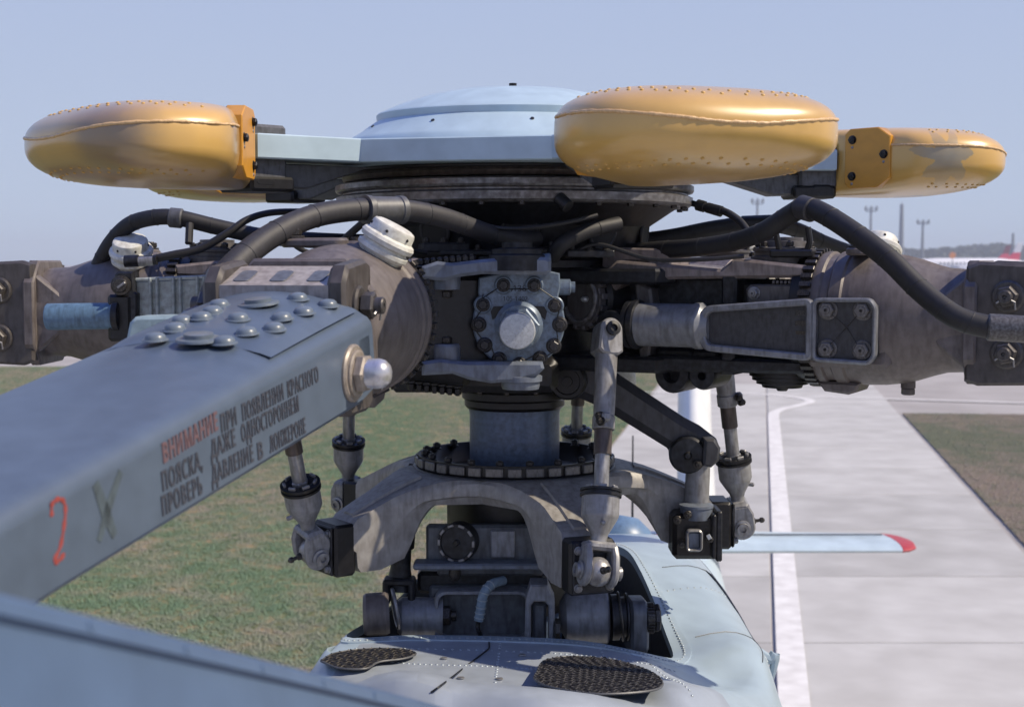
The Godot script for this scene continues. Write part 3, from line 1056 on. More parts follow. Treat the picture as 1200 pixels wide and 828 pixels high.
func tail() -> void:
	var t := body
	var rings := []
	for r in [[4.6, 0.95, -2.35], [6.0, 0.8, -2.62], [8.0, 0.6, -2.72], [9.5, 0.5, -2.76], [12.0, 0.31, -2.78], [13.2, 0.22, -2.72], [13.5, 0.08, -2.68]]:
		var ring := PackedVector3Array()
		for k in 36:
			var a := TAU * k / 36
			ring.append(W(0.175 * (r[0] - 3.2) + cos(a) * r[1], r[2] + sin(a) * r[1], DIST - r[0]))
		rings.append(ring)
	part(t, "tail_boom", G.new().loft(rings), M["boom_paint"], 60.0)
	# fin: a thick vertical aerofoil, sections stacked upwards
	var fin := []
	for s in [[-2.6, 0.2, 11.3, 1.9, 1.55], [-2.1, 0.19, 11.5, 1.6, 1.545], [-1.5, 0.17, 11.75, 1.35, 1.56], [-0.8, 0.155, 12.0, 1.15, 1.585], [-0.25, 0.14, 12.15, 1.0, 1.6], [-0.18, 0.08, 12.2, 0.9, 1.6]]:
		var ring := PackedVector3Array()
		for k in 24:
			var a := TAU * k / 24
			var c := (1.0 - cos(a)) / 2.0
			var th: float = s[1] * sin(a) * (1.0 - 0.75 * c) * 1.25
			ring.append(W(s[4] + th + 0.175 * c * s[3], s[0], DIST - s[2] - c * s[3]))
		fin.append(ring)
	part(t, "fin", G.new().loft(fin), M["fin_paint"], 60.0)
	for q in [1.0, -1.0]:
		var wing := []
		for s in [[0.15, 0.06, 0.86], [1.76, 0.045, 0.74]]:
			var ring := PackedVector3Array()
			for k in 16:
				var a := TAU * k / 16
				var c := (1.0 - cos(a)) / 2.0
				ring.append(W(1.53 + q * s[0], -2.44 + s[1] * sin(a) * (1.25 - c), DIST - 11.36 - c * s[2]))
			wing.append(ring)
		var st := part(t, "stabilizer", G.new().loft(wing), M["boom_paint"], 50.0)
		var tip := []
		for s in [[1.763, 1.0, 0.0], [1.83, 0.93, 0.02], [1.9, 0.7, 0.1], [1.93, 0.35, 0.25]]:
			var ring := PackedVector3Array()
			for k in 16:
				var a := TAU * k / 16
				var c := (1.0 - cos(a)) / 2.0
				ring.append(W(1.53 + q * s[0], -2.44 + 0.046 * s[1] * sin(a) * (1.25 - c), DIST - 11.36 - s[2] - c * 0.74 * s[1]))
			tip.append(ring)
		part(st, "tip", G.new().loft(tip), M["tip_red"], 60.0)
		part(st, "hinge_strip", G.new().box(Vector3(1.5, 0.012, 0.02), 0.003, Transform3D(Basis(), W(1.53 + q * 0.95, -2.39, DIST - 11.8))), M["clamp_grey"])
	var a0 := P(741, 640, 7.5)
	var whip := part(t, "whip_antenna", G.new().lathe([[0.012, -0.3], [0.007, 0.1], [0.004, 0.62]], Transform3D(Basis(), a0), 8), M["steel_dark"])
	part(whip, "antenna_band", G.new().lathe([[0.0085, 0.3], [0.0085, 0.36]], Transform3D(Basis(), a0), 8), M["tip_red"])


# ---------------------------------------------------------------- rotor head
func hexbolt(r: float, h: float, hole := true) -> G:  # along +z from 0
	var g := G.new()
	g.lathe([[r * 1.3, 0.0], [r * 1.3, h * 0.16], [r * 1.18, h * 0.24], [0.0002, h * 0.24]], fy(Vector3.ZERO, Vector3.BACK), 18)
	g.prism(ngon(r), h * 0.24, h, h * 0.12)
	if hole:
		g.lathe([[r * 0.55, h], [r * 0.5, h * 1.12], [r * 0.2, h * 1.14], [r * 0.18, h * 1.0], [0.0001, h * 1.0]], fy(Vector3.ZERO, Vector3.BACK), 12)
	return g


func mast_and_hub() -> void:
	var t := thing("rotor_mast", "round grey rotor mast tube standing in the swashplate ring", "rotor mast", W(0, -0.75, 0))
	part(t, "mast_tube", G.new().lathe([[0.112, -1.05], [0.112, -0.7], [0.106, -0.66], [0.106, -0.36], [0.109, -0.345], [0.109, -0.33]], Transform3D(Basis(), W(0, 0, 0)), 56), M["mast_paint"], 30.0)
	part(t, "collar", G.new().lathe([[0.112, -0.345], [0.118, -0.338], [0.118, -0.325], [0.124, -0.32], [0.124, -0.305], [0.135, -0.298], [0.138, -0.28], [0.132, -0.272], [0.132, -0.262], [0.142, -0.255], [0.142, -0.24]], Transform3D(Basis(), W(0, 0, 0)), 56), M["black_grease"], 25.0)
	for k in 12:
		part(t, "collar_bolt", hexbolt(0.008, 0.016), M["bolt_metal"], 30.0).transform = Transform3D(Basis(Vector3.RIGHT, PI / 2), polar(0.127, 30.0 * k + 8.0, -0.298) - org[t])
	var h := thing("rotor_hub", "dark greasy rotor hub with five arms round the mast top", "rotor hub", W(0, -0.26, 0))
	part(h, "hub_body", G.new().lathe([[0.135, -0.25], [0.175, -0.235], [0.19, -0.2], [0.19, -0.05], [0.2, -0.03], [0.235, -0.015], [0.235, 0.0], [0.21, 0.01], [0.19, 0.02], [0.2, 0.03]], Transform3D(Basis(), W(0, 0, 0)), 48), M["steel_dark"])
	# cone that carries the cover plate, its openings rimmed
	var cone := part(h, "support_cone", G.new().lathe([[0.2, 0.0], [0.285, 0.018], [0.3, 0.05], [0.31, 0.075], [0.375, 0.118], [0.39, 0.12]], Transform3D(Basis(), W(0, 0, 0)), 64), M["steel_dark"], 30.0)
	for k in 10:
		var a := 52.0 + 36.0 * k
		var o := polar(0.306, a, 0.062)
		var nrm := (polar(1.0, a, -0.12) - W(0, 0, 0)).normalized()
		part(cone, "opening_rim", G.new().torus(0.037, 0.005, fy(o, nrm) , 24, 8), M["steel_dark"], 60.0)
		part(cone, "opening", G.new().lathe([[0.037, -0.004], [0.036, 0.003], [0.0001, 0.003]], fy(o, nrm), 20), M["hollow"])
	# two lipped flange ring
	var fl := part(h, "flange_ring", G.new().lathe([[0.38, 0.119], [0.404, 0.121], [0.412, 0.126], [0.413, 0.142], [0.406, 0.145], [0.4, 0.147], [0.4, 0.15], [0.412, 0.153], [0.415, 0.157], [0.415, 0.168], [0.405, 0.172], [0.38, 0.173]], Transform3D(Basis(), W(0, 0, 0)), 96), M["flange_metal"], 25.0)
	for k in 30:
		part(fl, "flange_bolt", hexbolt(0.007, 0.012, false), M["bolt_metal"], 30.0).transform = Transform3D(Basis(Vector3.RIGHT, PI / 2), polar(0.396, 12.0 * k + 4.0, 0.1195) - org[fl])
	part(h, "upper_drum", G.new().lathe([[0.37, 0.172], [0.395, 0.176], [0.4, 0.186], [0.394, 0.196], [0.385, 0.2], [0.385, 0.206]], Transform3D(Basis(), W(0, 0, 0)), 96), M["drum_brown"], 25.0)
	for q in [[560, 296, 0.16, 0.012], [622, 292, 0.12, 0.01], [590, 303, 0.09, 0.014], [520, 290, 0.1, 0.02], [690, 297, 0.1, 0.016]]:
		var pb := part(h, "top_plate", G.new().box(Vector3(q[2], q[3], 0.09), 0.003, Transform3D(Basis(Vector3.UP, rng.randf_range(-0.4, 0.4)), P(q[0], q[1], 2.9))), M["steel_dark"])
		for k in 3:
			part(pb, "plate_bolt", G.new().add(hexbolt(0.0065, 0.01), Transform3D(Basis(Vector3.RIGHT, -PI / 2), P(q[0], q[1], 2.87) + Vector3((k - 1) * q[2] * 0.36, q[3] / 2, 0.0))), M["bolt_metal"], 30.0)
	# the arms that hold the flapping hinges, between the grips
	for k in 5:
		var a := 37.0 + 72.0 * k
		var e := Vector3(cos(deg_to_rad(a)), 0, sin(deg_to_rad(a)))
		var nn := Vector3(-e.z, 0, e.x)
		for yy in [-0.035, -0.225]:
			var pl := poly([0.1, -0.11, 0.34, -0.06, 0.41, -0.045, 0.43, 0.0, 0.41, 0.045, 0.34, 0.06, 0.1, 0.11])
			part(h, "hub_arm", G.new().prism(pl, -0.017, 0.017, 0.006, Transform3D(Basis(e, nn, Vector3.DOWN) if false else Basis(e, -nn, Vector3.UP), W(0, yy, 0))), M["steel_dark"])
	# reservoir glimpsed behind the mast
	var cp := thing("oil_reservoir", "pale reservoir glimpsed between the link rod and the right hub arm", "reservoir", P(732, 455, 3.75))
	part(cp, "tank", G.new().lathe([[0.012, -0.045], [0.026, -0.035], [0.03, 0.0], [0.026, 0.035], [0.012, 0.042]], Transform3D(Basis(Vector3.BACK, 0.2), P(732, 437, 3.75)), 20), M["cap_white"], 60.0)
	part(cp, "neck", G.new().lathe([[0.014, -0.09], [0.014, -0.044]], Transform3D(Basis(Vector3.BACK, 0.2), P(732, 437, 3.75)), 12), M["clamp_grey"])


func cover_plate() -> void:
	var t := thing("vibration_damper_plate", "pale blue star shaped damper plate with a stepped domed cap on top", "rotor plate", W(0, 0.2, 0))
	var out := []
	for k in 5:
		var a: float = deg_to_rad(ARMS[k])
		var e := Vector2(cos(a), sin(a))
		var n := Vector2(-e.y, e.x)
		out.append(e * 0.5 - n * 0.092)
		out.append(e * 0.735 - n * 0.082)
		out.append(e * 0.735 + n * 0.082)
		out.append(e * 0.5 + n * 0.092)
	var pl := PackedVector2Array()
	for q in out:
		pl.append(q)
	var lay := Transform3D(Basis(Vector3.RIGHT, Vector3.BACK, Vector3.DOWN), W(0, 0.254, 0))
	part(t, "star_plate", G.new().prism(pl, 0.0, 0.048, 0.0025, lay), M["pale_blue"])
	part(t, "lower_plate", G.new().prism(ngon(0.4, 64), 0.0485, 0.056, 0.002, lay), M["black_grease"])
	part(t, "dome", G.new().lathe([[0.4, 0.2545], [0.392, 0.268], [0.382, 0.276], [0.36, 0.288], [0.335, 0.306], [0.322, 0.315]], Transform3D(Basis(), W(0, 0, 0)), 96), M["pale_blue"], 25.0)
	var cap := part(t, "dome_cap", G.new().lathe([[0.318, 0.314], [0.32, 0.33], [0.316, 0.334], [0.27, 0.354], [0.21, 0.374], [0.14, 0.388], [0.07, 0.395], [0.0001, 0.397]], Transform3D(Basis(), W(0, 0, 0)), 96), M["pale_blue"], 25.0)
	part(cap, "cap_bolt", G.new().lathe([[0.014, 0.39], [0.014, 0.401], [0.009, 0.403], [0.009, 0.409], [0.0001, 0.41]], Transform3D(Basis(), W(-0.004, 0, 0)), 12), M["black_grease"])
	for k in 10:
		part(t, "dome_screw", G.new().lathe([[0.004, 0.0], [0.004, 0.0025], [0.0001, 0.003]], fy(polar(0.345, 36.0 * k + 12.0, 0.2985), Vector3(cos(deg_to_rad(36.0 * k + 12)), 1.4, sin(deg_to_rad(36.0 * k + 12)))), 10), M["bolt_metal"])
	for k in 5:
		var a: float = deg_to_rad(ARMS[k])
		var e := Vector3(cos(a), 0, sin(a))
		var x := Transform3D(Basis(e, Vector3.UP, Vector3(-e.z, 0, e.x)), W(0, 0.2, 0))
		var rib := part(t, "arm_rib", G.new().prism(poly([0.44, 0.0, 0.735, 0.0, 0.74, -0.045, 0.6, -0.05]), -0.045, 0.045, 0.004, x), M["clamp_grey"])
		part(rib, "stop_block", G.new().box(Vector3(0.1, 0.03, 0.13), 0.006, x * Transform3D(Basis(), Vector3(0.69, -0.042, 0))), M["black_grease"])

	t.rotation.x = 0.0165


const ARMS := [71.5, 138.5, 214.0, 286.0, -2.0]


func weights() -> void:
	var labels := ["yellow damper weight seen end on, in front of the domed plate",
		"yellow damper weight with a sooty tip, left of the domed plate",
		"yellow damper weight mostly hidden under the left one, only its belly showing",
		"yellow damper weight hidden behind the domed cap",
		"yellow damper weight with a bare grey paint patch, right of the front one"]
	var proto: Node3D
	for k in 5:
		var a: float = deg_to_rad(ARMS[k])
		var o := polar(0.922, ARMS[k], 0.2255)
		o.y -= 0.0165 * o.z
		var xf := Transform3D(Basis(Vector3(cos(a), 0, sin(a)), Vector3.UP, Vector3(-sin(a), 0, cos(a))), o)
		if k == 0:
			proto = make_weight(labels[0])
			proto.transform = xf
		else:
			var c := copy(proto, labels[k])
			c.transform = xf
			if k == 4:
				(c.get_node("pod") as MeshInstance3D).material_override = M["weight_patched"]
			elif k == 1:
				(c.get_node("pod") as MeshInstance3D).material_override = M["weight_sooty"]


func pod_size(u: float) -> Vector2:  # half width and half height of the weight at u
	var b := 0.0
	if u < -0.05:
		b = lerpf(0.07, 0.226, clampf((u + 0.182) / 0.132, 0.0, 1.0))
	else:
		b = 0.238 * pow(maxf(1.0 - pow(absf(u - 0.0) / 0.2, 2.9), 0.0), 1.0 / 2.6)
		if u < 0.0: b = minf(b, lerpf(0.226, 0.238, smoothstep(-0.05, 0.0, u)))
	var h := 0.077
	if u > -0.06:
		h *= pow(maxf(1.0 - pow((u + 0.06) / 0.26, 3.2), 0.0), 1.0 / 2.2)
	return Vector2(b, h)


func pod_point(u: float, a: float) -> Vector3:
	var s := pod_size(u)
	var e := lerpf(0.56, 0.68, smoothstep(-0.12, 0.0, u))
	return Vector3(u, s.y * signf(sin(a)) * pow(absf(sin(a)), e), s.x * signf(cos(a)) * pow(absf(cos(a)), e))


func pod_top(u: float, v: float, sg: float) -> Vector3:
	var s := pod_size(u)
	var c := clampf(absf(v) / maxf(s.x, 0.001), 0.0, 0.999)
	return Vector3(u, sg * s.y * pow(1.0 - pow(c, 2.94), 0.34), v)


func make_weight(label: String) -> Node3D:
	var t := thing("damper_weight", label, "damper weight", Vector3.ZERO, "yellow damper weights round the plate")
	var rings := []
	var us := [-0.182, -0.178, -0.15, -0.12, -0.09, -0.065, -0.045, -0.02, 0.01, 0.04, 0.07, 0.095, 0.118, 0.138, 0.155, 0.169, 0.18, 0.188, 0.194, 0.198, 0.1995]
	for u in us:
		var ring := PackedVector3Array()
		for k in 56:
			var a := TAU * k / 56
			ring.append(pod_point(u, a))
		rings.append(ring)
	var pod := part(t, "pod", G.new().loft(rings), M["weight_yellow"], 42.0)
	# weld bead round the waist
	var bead := []
	var rad := []
	var rim := []
	for i in 36:
		rim.append(pod_point(lerpf(-0.15, 0.1995, 1.0 - pow(1.0 - i / 35.0, 1.7)), 0.19))
	for i in 36:
		var q: Vector3 = rim[35 - i]
		rim.append(Vector3(q.x, q.y, -q.z))
	for i in rim.size() - 1:
		var a: Vector3 = rim[i]
		var b: Vector3 = rim[i + 1]
		var m := maxi(1, int((b - a).length() / 0.006))
		for k in m:
			var q := a.lerp(b, float(k) / m)
			bead.append(q + Vector3(0, rng.randf_range(-0.0005, 0.0005), 0))
			rad.append(0.0028 + rng.randf_range(-0.0007, 0.0007))
	part(pod, "weld_seam", G.new().tube(bead, rad, 7), M["weld_tan"], 60.0)
	# rivet heads along top and bottom
	var rv := G.new().lathe([[0.0034, 0.0], [0.0029, 0.001], [0.0013, 0.0016], [0.0001, 0.0017]], Transform3D(), 10).mesh(60.0)
	var at := []
	for row in 2:
		for i in 24:
			var f := deg_to_rad(-88.0 + 176.0 * (i + 0.5 * row) / 23.0)
			var s := 0.83 - 0.075 * row
			var u: float = -0.02 + (0.2195 * pow(absf(cos(f)), 0.75)) * s
			var v: float = 0.238 * signf(sin(f)) * pow(absf(sin(f)), 0.82) * s
			for sg in [1.0, -1.0]:
				var p := pod_top(u, v, sg)
				var px := pod_top(u + 0.004, v, sg) - p
				var pv := pod_top(u, v + 0.004, sg) - p
				var nrm := pv.cross(px).normalized()
				if nrm.y * sg < 0.0: nrm = -nrm
				at.append(fy(p, nrm))
	scatter(pod, "rivets", rv, M["weight_rivet"], at)
	# octagonal mounting plates on the two cut faces, three slotted bolts each
	for s in [1.0, -1.0]:
		var nrm := Vector3(-0.738, 0, 0.674 * s).normalized()
		var o := Vector3(-0.122, 0.004, 0.143 * s)
		var x := fz(o, nrm)
		var ox := signf(x.basis.x.z * s)
		var pl := part(t, "mount_plate", G.new().prism(poly([-0.07 * ox, -0.056, -0.056 * ox, -0.067, 0.014 * ox, -0.067, 0.045 * ox, -0.046, 0.045 * ox, 0.046, 0.014 * ox, 0.067, -0.056 * ox, 0.067, -0.07 * ox, 0.056]), -0.03, 0.006, 0.002, x), M["weight_plate"])
		for q in [[-0.05 * ox, 0.042], [-0.05 * ox, -0.04], [0.03 * ox, 0.006]]:
			part(pl, "bolt", G.new().add(hexbolt(0.0085, 0.009), x * Transform3D(Basis(), Vector3(q[0], q[1], 0.004))), M["black_grease"], 30.0)
			part(pl, "rivet_head", G.new().lathe([[0.004, 0.0], [0.003, 0.003], [0.0001, 0.004]], fy(x * Vector3(q[0], q[1] - 0.017, 0.004), nrm), 8), M["rod_metal"])
	part(t, "hanger", G.new().box(Vector3(0.09, 0.11, 0.12), 0.006, Transform3D(Basis(), Vector3(-0.222, -0.005, 0))), M["clamp_grey"])
	part(t, "hanger_strap", G.new().box(Vector3(0.06, 0.03, 0.13), 0.01, Transform3D(Basis(), Vector3(-0.215, -0.062, 0))), M["black_grease"])
	return t


# ---------------------------------------------------------------- blade grips: u outwards, v forwards, origin at the inboard ring
const GRIPS := [[-0.285, -0.103, 0.732, 100.0], [-0.79, -0.12, 0.0, 180.5], [-0.245, -0.12, -0.74, 252.0], [0.63, -0.12, -0.46, 322.0], [0.655, -0.12, 0.34, 29.0]]


func grip_frame(k: int) -> Transform3D:
	var a: float = deg_to_rad(GRIPS[k][3])
	return Transform3D(Basis(Vector3(cos(a), 0, sin(a)), Vector3.UP, Vector3(-sin(a), 0, cos(a))), W(GRIPS[k][0], GRIPS[k][1], GRIPS[k][2])) * Transform3D(Basis(Vector3.BACK, -0.045 if k == 0 else 0.0), Vector3.ZERO)


func blade_assemblies() -> void:
	var names := ["the front left", "the far left", "the rear left", "the rear right", "the right"]
	var labels := ["brown grey blade grip of the front left blade carrying the tilted white cap",
		"brown grey blade grip cut by the left picture edge with a blue pipe along it",
		"brown grey blade grip behind the mast, hidden by the front left grip",
		"brown grey blade grip behind the right hub link, only its white cap showing",
		"brown grey blade grip on the right with a pocketed grey horn on its side"]
	var proto := make_grip(labels[0])
	proto.transform = grip_frame(0)
	for k in range(1, 5):
		copy(proto, labels[k]).transform = grip_frame(k)
	for q in proto.get_children():
		if String(q.name).begins_with("fork_bridge"): (q as MeshInstance3D).material_override = M["fork_pale"]
	var link_labels := ["dark fork link joining the front left grip to the hub",
		"dark hinge link joining the far left grip to the hub",
		"dark hinge link behind the mast toward the rear left grip",
		"dark hinge link behind the hub toward the rear right grip",
		"dark framed hinge link between the hub and the right grip above the horn"]
	var link := make_link(link_labels[4])
	link.transform = grip_frame(4)
	for k in [1, 2, 3]:
		copy(link, link_labels[k]).transform = grip_frame(k)
	front_link(link_labels[0])
	left_extras()


func make_grip(label: String) -> Node3D:
	var t := thing("blade_grip", label, "blade grip", Vector3.ZERO, "blade grips round the rotor hub")
	var ax := fy(Vector3.ZERO, Vector3.RIGHT)
	part(t, "barrel", G.new().lathe([[0.1, -0.012], [0.136, -0.006], [0.139, 0.004], [0.139, 0.016], [0.134, 0.02], [0.134, 0.034], [0.139, 0.038], [0.14, 0.06], [0.136, 0.064], [0.136, 0.074], [0.137, 0.08], [0.135, 0.13], [0.131, 0.16], [0.124, 0.19], [0.112, 0.225], [0.105, 0.25], [0.103, 0.28], [0.103, 0.345]], ax, 64), M["grip_paint"], 22.0)
	var nut := part(t, "ring_nut", G.new().prism(gear(0.145, 0.136, 44, 0.55), -0.024, 0.0, 0.001, fz(Vector3.ZERO, Vector3.RIGHT)), M["bolt_metal"], 20.0)
	part(nut, "seal", G.new().lathe([[0.06, -0.05], [0.132, -0.045], [0.134, -0.022], [0.1, -0.02]], ax, 48), M["black_grease"], 25.0)
	# clamp band with a lug under the barrel
	part(t, "drain_lug", G.new().lathe([[0.015, -0.14], [0.015, -0.124], [0.023, -0.118], [0.023, -0.09]], Transform3D(Basis(), Vector3(0.17, 0.0, 0)), 14).prism(ngon(0.014), -0.0, 0.014, 0.002, Transform3D(Basis(Vector3.RIGHT, PI / 2), Vector3(0.17, -0.14, 0))), M["grip_paint"])
	part(t, "rim_pad", G.new().prism(poly([-0.005, -0.13, 0.085, -0.13, 0.075, -0.15, 0.06, -0.155, 0.01, -0.15]), -0.05, 0.05, 0.005), M["grip_paint"])
	# root fork: end plate, two cheeks and ribbed bridges
	var plate := poly([-0.075, -0.12, 0.075, -0.12, 0.12, -0.07, 0.12, 0.07, 0.075, 0.12, -0.075, 0.12, -0.12, 0.07, -0.12, -0.07])
	part(t, "fork_plate", G.new().prism(plate, 0.296, 0.322, 0.004, Transform3D(Basis(Vector3.FORWARD, Vector3.UP, Vector3.RIGHT), Vector3.ZERO)), M["grip_paint"])
	for s in [1.0, -1.0]:
		part(t, "fork_cheek", G.new().prism(poly([0.3, -0.112, 0.325, -0.12, 0.42, -0.115, 0.442, -0.09, 0.442, 0.09, 0.42, 0.113, 0.325, 0.118, 0.3, 0.108]), 0.083, 0.112, 0.006, Transform3D(Basis(Vector3.RIGHT, Vector3.UP, Vector3.BACK) if s > 0 else Basis(Vector3.RIGHT, Vector3.DOWN, Vector3.FORWARD), Vector3.ZERO)), M["grip_dark"])
		# gusset from the neck to the plate
		part(t, "gusset", G.new().prism(poly([0.19, 0.0, 0.3, -0.09, 0.3, 0.09]), 0.07, 0.1, 0.005, Transform3D(Basis(Vector3.RIGHT, Vector3.UP, Vector3.BACK) if s > 0 else Basis(Vector3.RIGHT, Vector3.DOWN, Vector3.FORWARD), Vector3.ZERO)), M["grip_paint"])
		for y in [0.052, -0.055]:
			var bx := fz(Vector3(0.378, y, s * 0.112), Vector3(0, 0, s))
			var b := part(t, "pin_bolt", G.new().add(G.new().lathe([[0.031, 0.0], [0.031, 0.004], [0.027, 0.007], [0.0001, 0.007]], fy(Vector3.ZERO, Vector3.BACK), 24).prism(ngon(0.0215, 6, 0.2), 0.007, 0.028, 0.003).lathe([[0.013, 0.028], [0.013, 0.04], [0.011, 0.042], [0.004, 0.042], [0.0035, 0.035], [0.0001, 0.035]], fy(Vector3.ZERO, Vector3.BACK), 18), bx), M["grip_bolt"], 30.0)
			part(b, "split_pin", G.new().tube([bx * Vector3(-0.016, -0.012, 0.03), bx * Vector3(0, 0, 0.036), bx * Vector3(0.017, -0.01, 0.032), bx * Vector3(0.018, -0.024, 0.03)], 0.002, 6), M["rod_metal"])
	for y in [0.096, -0.096]:
		var sg := signf(y)
		var br := G.new().prism(poly([0.306, 0.045 * sg, 0.306, 0.109 * sg, 0.352, 0.109 * sg, 0.438, 0.086 * sg, 0.438, 0.045 * sg]), -0.1, 0.1, 0.004)
		var bridge := part(t, "fork_bridge", br, M["grip_paint"])
		for k in 3:
			var sx := fz(Vector3(0.398, 0.0968 * sg, -0.058 + k * 0.058), Vector3(0.259, 0.966 * sg, 0), Vector3.RIGHT)
			part(bridge, "slot", G.new().prism(rrect(0.026, 0.05, 0.008), 0.0, 0.0016, 0.0005, sx), M["pocket_grey"])
	# oil cap leaning off the top, beside a bolted lug
	var cx := Transform3D((Basis(Vector3.RIGHT, -0.5) * Basis(Vector3.BACK, 0.05)).scaled(Vector3.ONE * 1.1), Vector3(0.085, 0.117, -0.068))
	var cap := part(t, "oil_cap", G.new().lathe([[0.034, -0.025], [0.034, -0.004], [0.038, 0.0], [0.0425, 0.005], [0.0425, 0.011], [0.038, 0.014], [0.037, 0.0165], [0.0435, 0.0195], [0.045, 0.026], [0.0425, 0.031], [0.037, 0.034], [0.036, 0.046], [0.034, 0.05], [0.028, 0.0525], [0.0001, 0.054]], cx, 40), M["cap_white"], 28.0)
	for k in 6:
		var p := cx * Vector3(cos(k * TAU / 6) * 0.0362, 0.041, sin(k * TAU / 6) * 0.0362)
		part(cap, "vent_hole", G.new().ball(0.0028, Transform3D(Basis(), p), 8), M["hollow"])
	var lug := part(t, "cap_lug", G.new().prism(rrect(0.12, 0.045, 0.02), 0.0, 0.016, 0.004, Transform3D(Basis(Vector3(0, 0, 1), Vector3(1, 0, 0), Vector3(0, -1, 0)), Vector3(0.085, 0.146, 0.05))), M["grip_paint"])
	part(lug, "lug_bolt", G.new().add(hexbolt(0.015, 0.016), Transform3D(Basis(Vector3.RIGHT, -PI / 2), Vector3(0.085, 0.1465, 0.088))), M["bolt_metal"], 30.0)
	# pitch horn on the forward side
	var hz := Basis(Vector3.RIGHT, Vector3.UP, Vector3.BACK)
	var horn := part(t, "horn_tube", G.new().lathe([[0.046, -0.378], [0.046, -0.248], [0.049, -0.24], [0.049, -0.228], [0.03, -0.208]], fy(Vector3(0, -0.017, 0.13), Vector3.RIGHT), 40), M["horn_paint"], 25.0)
	part(horn, "horn_flange", G.new().lathe([[0.04, -0.398], [0.051, -0.396], [0.051, -0.386], [0.047, -0.385], [0.047, -0.381], [0.053, -0.38], [0.053, -0.37], [0.046, -0.368]], fy(Vector3(0, -0.017, 0.13), Vector3.RIGHT), 40), M["steel_dark"], 25.0)
	part(horn, "horn_eye", G.new().lathe([[0.022, -0.024], [0.034, -0.022], [0.036, -0.016], [0.036, 0.016], [0.034, 0.022], [0.022, 0.024]], fy(Vector3(-0.43, -0.022, 0.13), Vector3.BACK), 28).box(Vector3(0.06, 0.05, 0.032), 0.006, Transform3D(hz, Vector3(-0.4, -0.02, 0.13))), M["steel_dark"], 25.0)
	var outline := poly([-0.215, 0.024, -0.17, 0.03, 0.02, 0.044, 0.1, 0.047, 0.128, 0.044, 0.14, 0.03, 0.14, -0.068, 0.128, -0.083, 0.09, -0.085, 0.015, -0.08, -0.17, -0.066, -0.215, -0.064, -0.225, -0.018])
	part(t, "horn_web", G.new().prism(outline, 0.118, 0.142, 0.003), M["pocket_paint"])
	var rail := G.new()
	var pts := []
	var o2 := outline.duplicate()
	o2.append(o2[0])
	for i in o2.size() - 1:
		pts.append([o2[i], o2[i + 1]])
	# raised rim of constant width round each pocket
	rail.add(frame_strip(rounded(poly([-0.218, 0.026, 0.016, 0.046, 0.016, -0.081, -0.218, -0.067, -0.23, -0.02]), 0.02), 0.0145), Transform3D(hz, Vector3(0, 0, 0.142)))
	rail.add(frame_strip(rounded(poly([0.0135, 0.046, 0.13, 0.047, 0.142, 0.03, 0.142, -0.068, 0.128, -0.085, 0.0135, -0.081]), 0.016), 0.0085), Transform3D(hz, Vector3(0, 0, 0.142)))
	part(t, "horn_rim", rail, M["horn_paint"], 30.0)
	for q in [[0.042, 0.022], [0.112, 0.022], [0.042, -0.056], [0.112, -0.056]]:
		var hb := Transform3D(hz, Vector3(q[0], q[1], 0.142))
		part(t, "horn_bolt", G.new().add(hexbolt(0.0155, 0.016), hb), M["horn_bolt"], 30.0)
	var wire := G.new()
	for q in [[0.042, 0.022, 0.112, -0.056], [0.112, 0.022, 0.042, -0.056]]:
		wire.tube(spl([hz * Vector3(q[0], q[1], 0.156), hz * Vector3((q[0] + q[2]) / 2 + 0.004, -0.012, 0.1475), hz * Vector3(q[2], q[3], 0.156)], 4), 0.0009, 5)
	part(t, "locking_wire", wire, M["bolt_metal"])
	part(t, "horn_pad", G.new().box(Vector3(0.17, 0.15, 0.06), 0.01, Transform3D(hz, Vector3(0.075, -0.02, 0.088))), M["grip_paint"])
	return t


func rounded(o: PackedVector2Array, r: float) -> PackedVector2Array:
	var out := PackedVector2Array()
	var n := o.size()
	for i in n:
		var a := o[(i + n - 1) % n] - o[i]
		var b := o[(i + 1) % n] - o[i]
		var k := minf(r, minf(a.length(), b.length()) * 0.45)
		var p := o[i] + a.normalized() * k
		var q := o[i] + b.normalized() * k
		for j in 5:
			var f := j / 4.0
			out.append(p.lerp(o[i], f).lerp(o[i].lerp(q, f), f))
	return out


func frame_strip(o: PackedVector2Array, w: float) -> G:  # a raised rim along the inside of an outline
	var g := G.new()
	var n := o.size()
	var area := 0.0
	for i in n:
		area += o[i].cross(o[(i + 1) % n])
	var sg := 1.0 if area > 0 else -1.0
	var inner := PackedVector2Array()
	for i in n:
		var e0 := (o[i] - o[(i + n - 1) % n]).normalized()
		var e1 := (o[(i + 1) % n] - o[i]).normalized()
		var m := Vector2(-e0.y, e0.x) * sg + Vector2(-e1.y, e1.x) * sg
		inner.append(o[i] + m * (2.0 * w / maxf(m.length_squared(), 0.3)))
	var rings := []
	for i in n:
		var a := o[i]
		var b := inner[i]
		var q := (b - a).normalized() * 0.003
		rings.append(PackedVector3Array([Vector3(a.x, a.y, 0.0), Vector3(a.x, a.y, 0.014), Vector3(a.x + q.x, a.y + q.y, 0.017), Vector3(b.x - q.x, b.y - q.y, 0.017), Vector3(b.x, b.y, 0.014), Vector3(b.x, b.y, 0.0)]))
	return g.loft(rings, false, true, true)


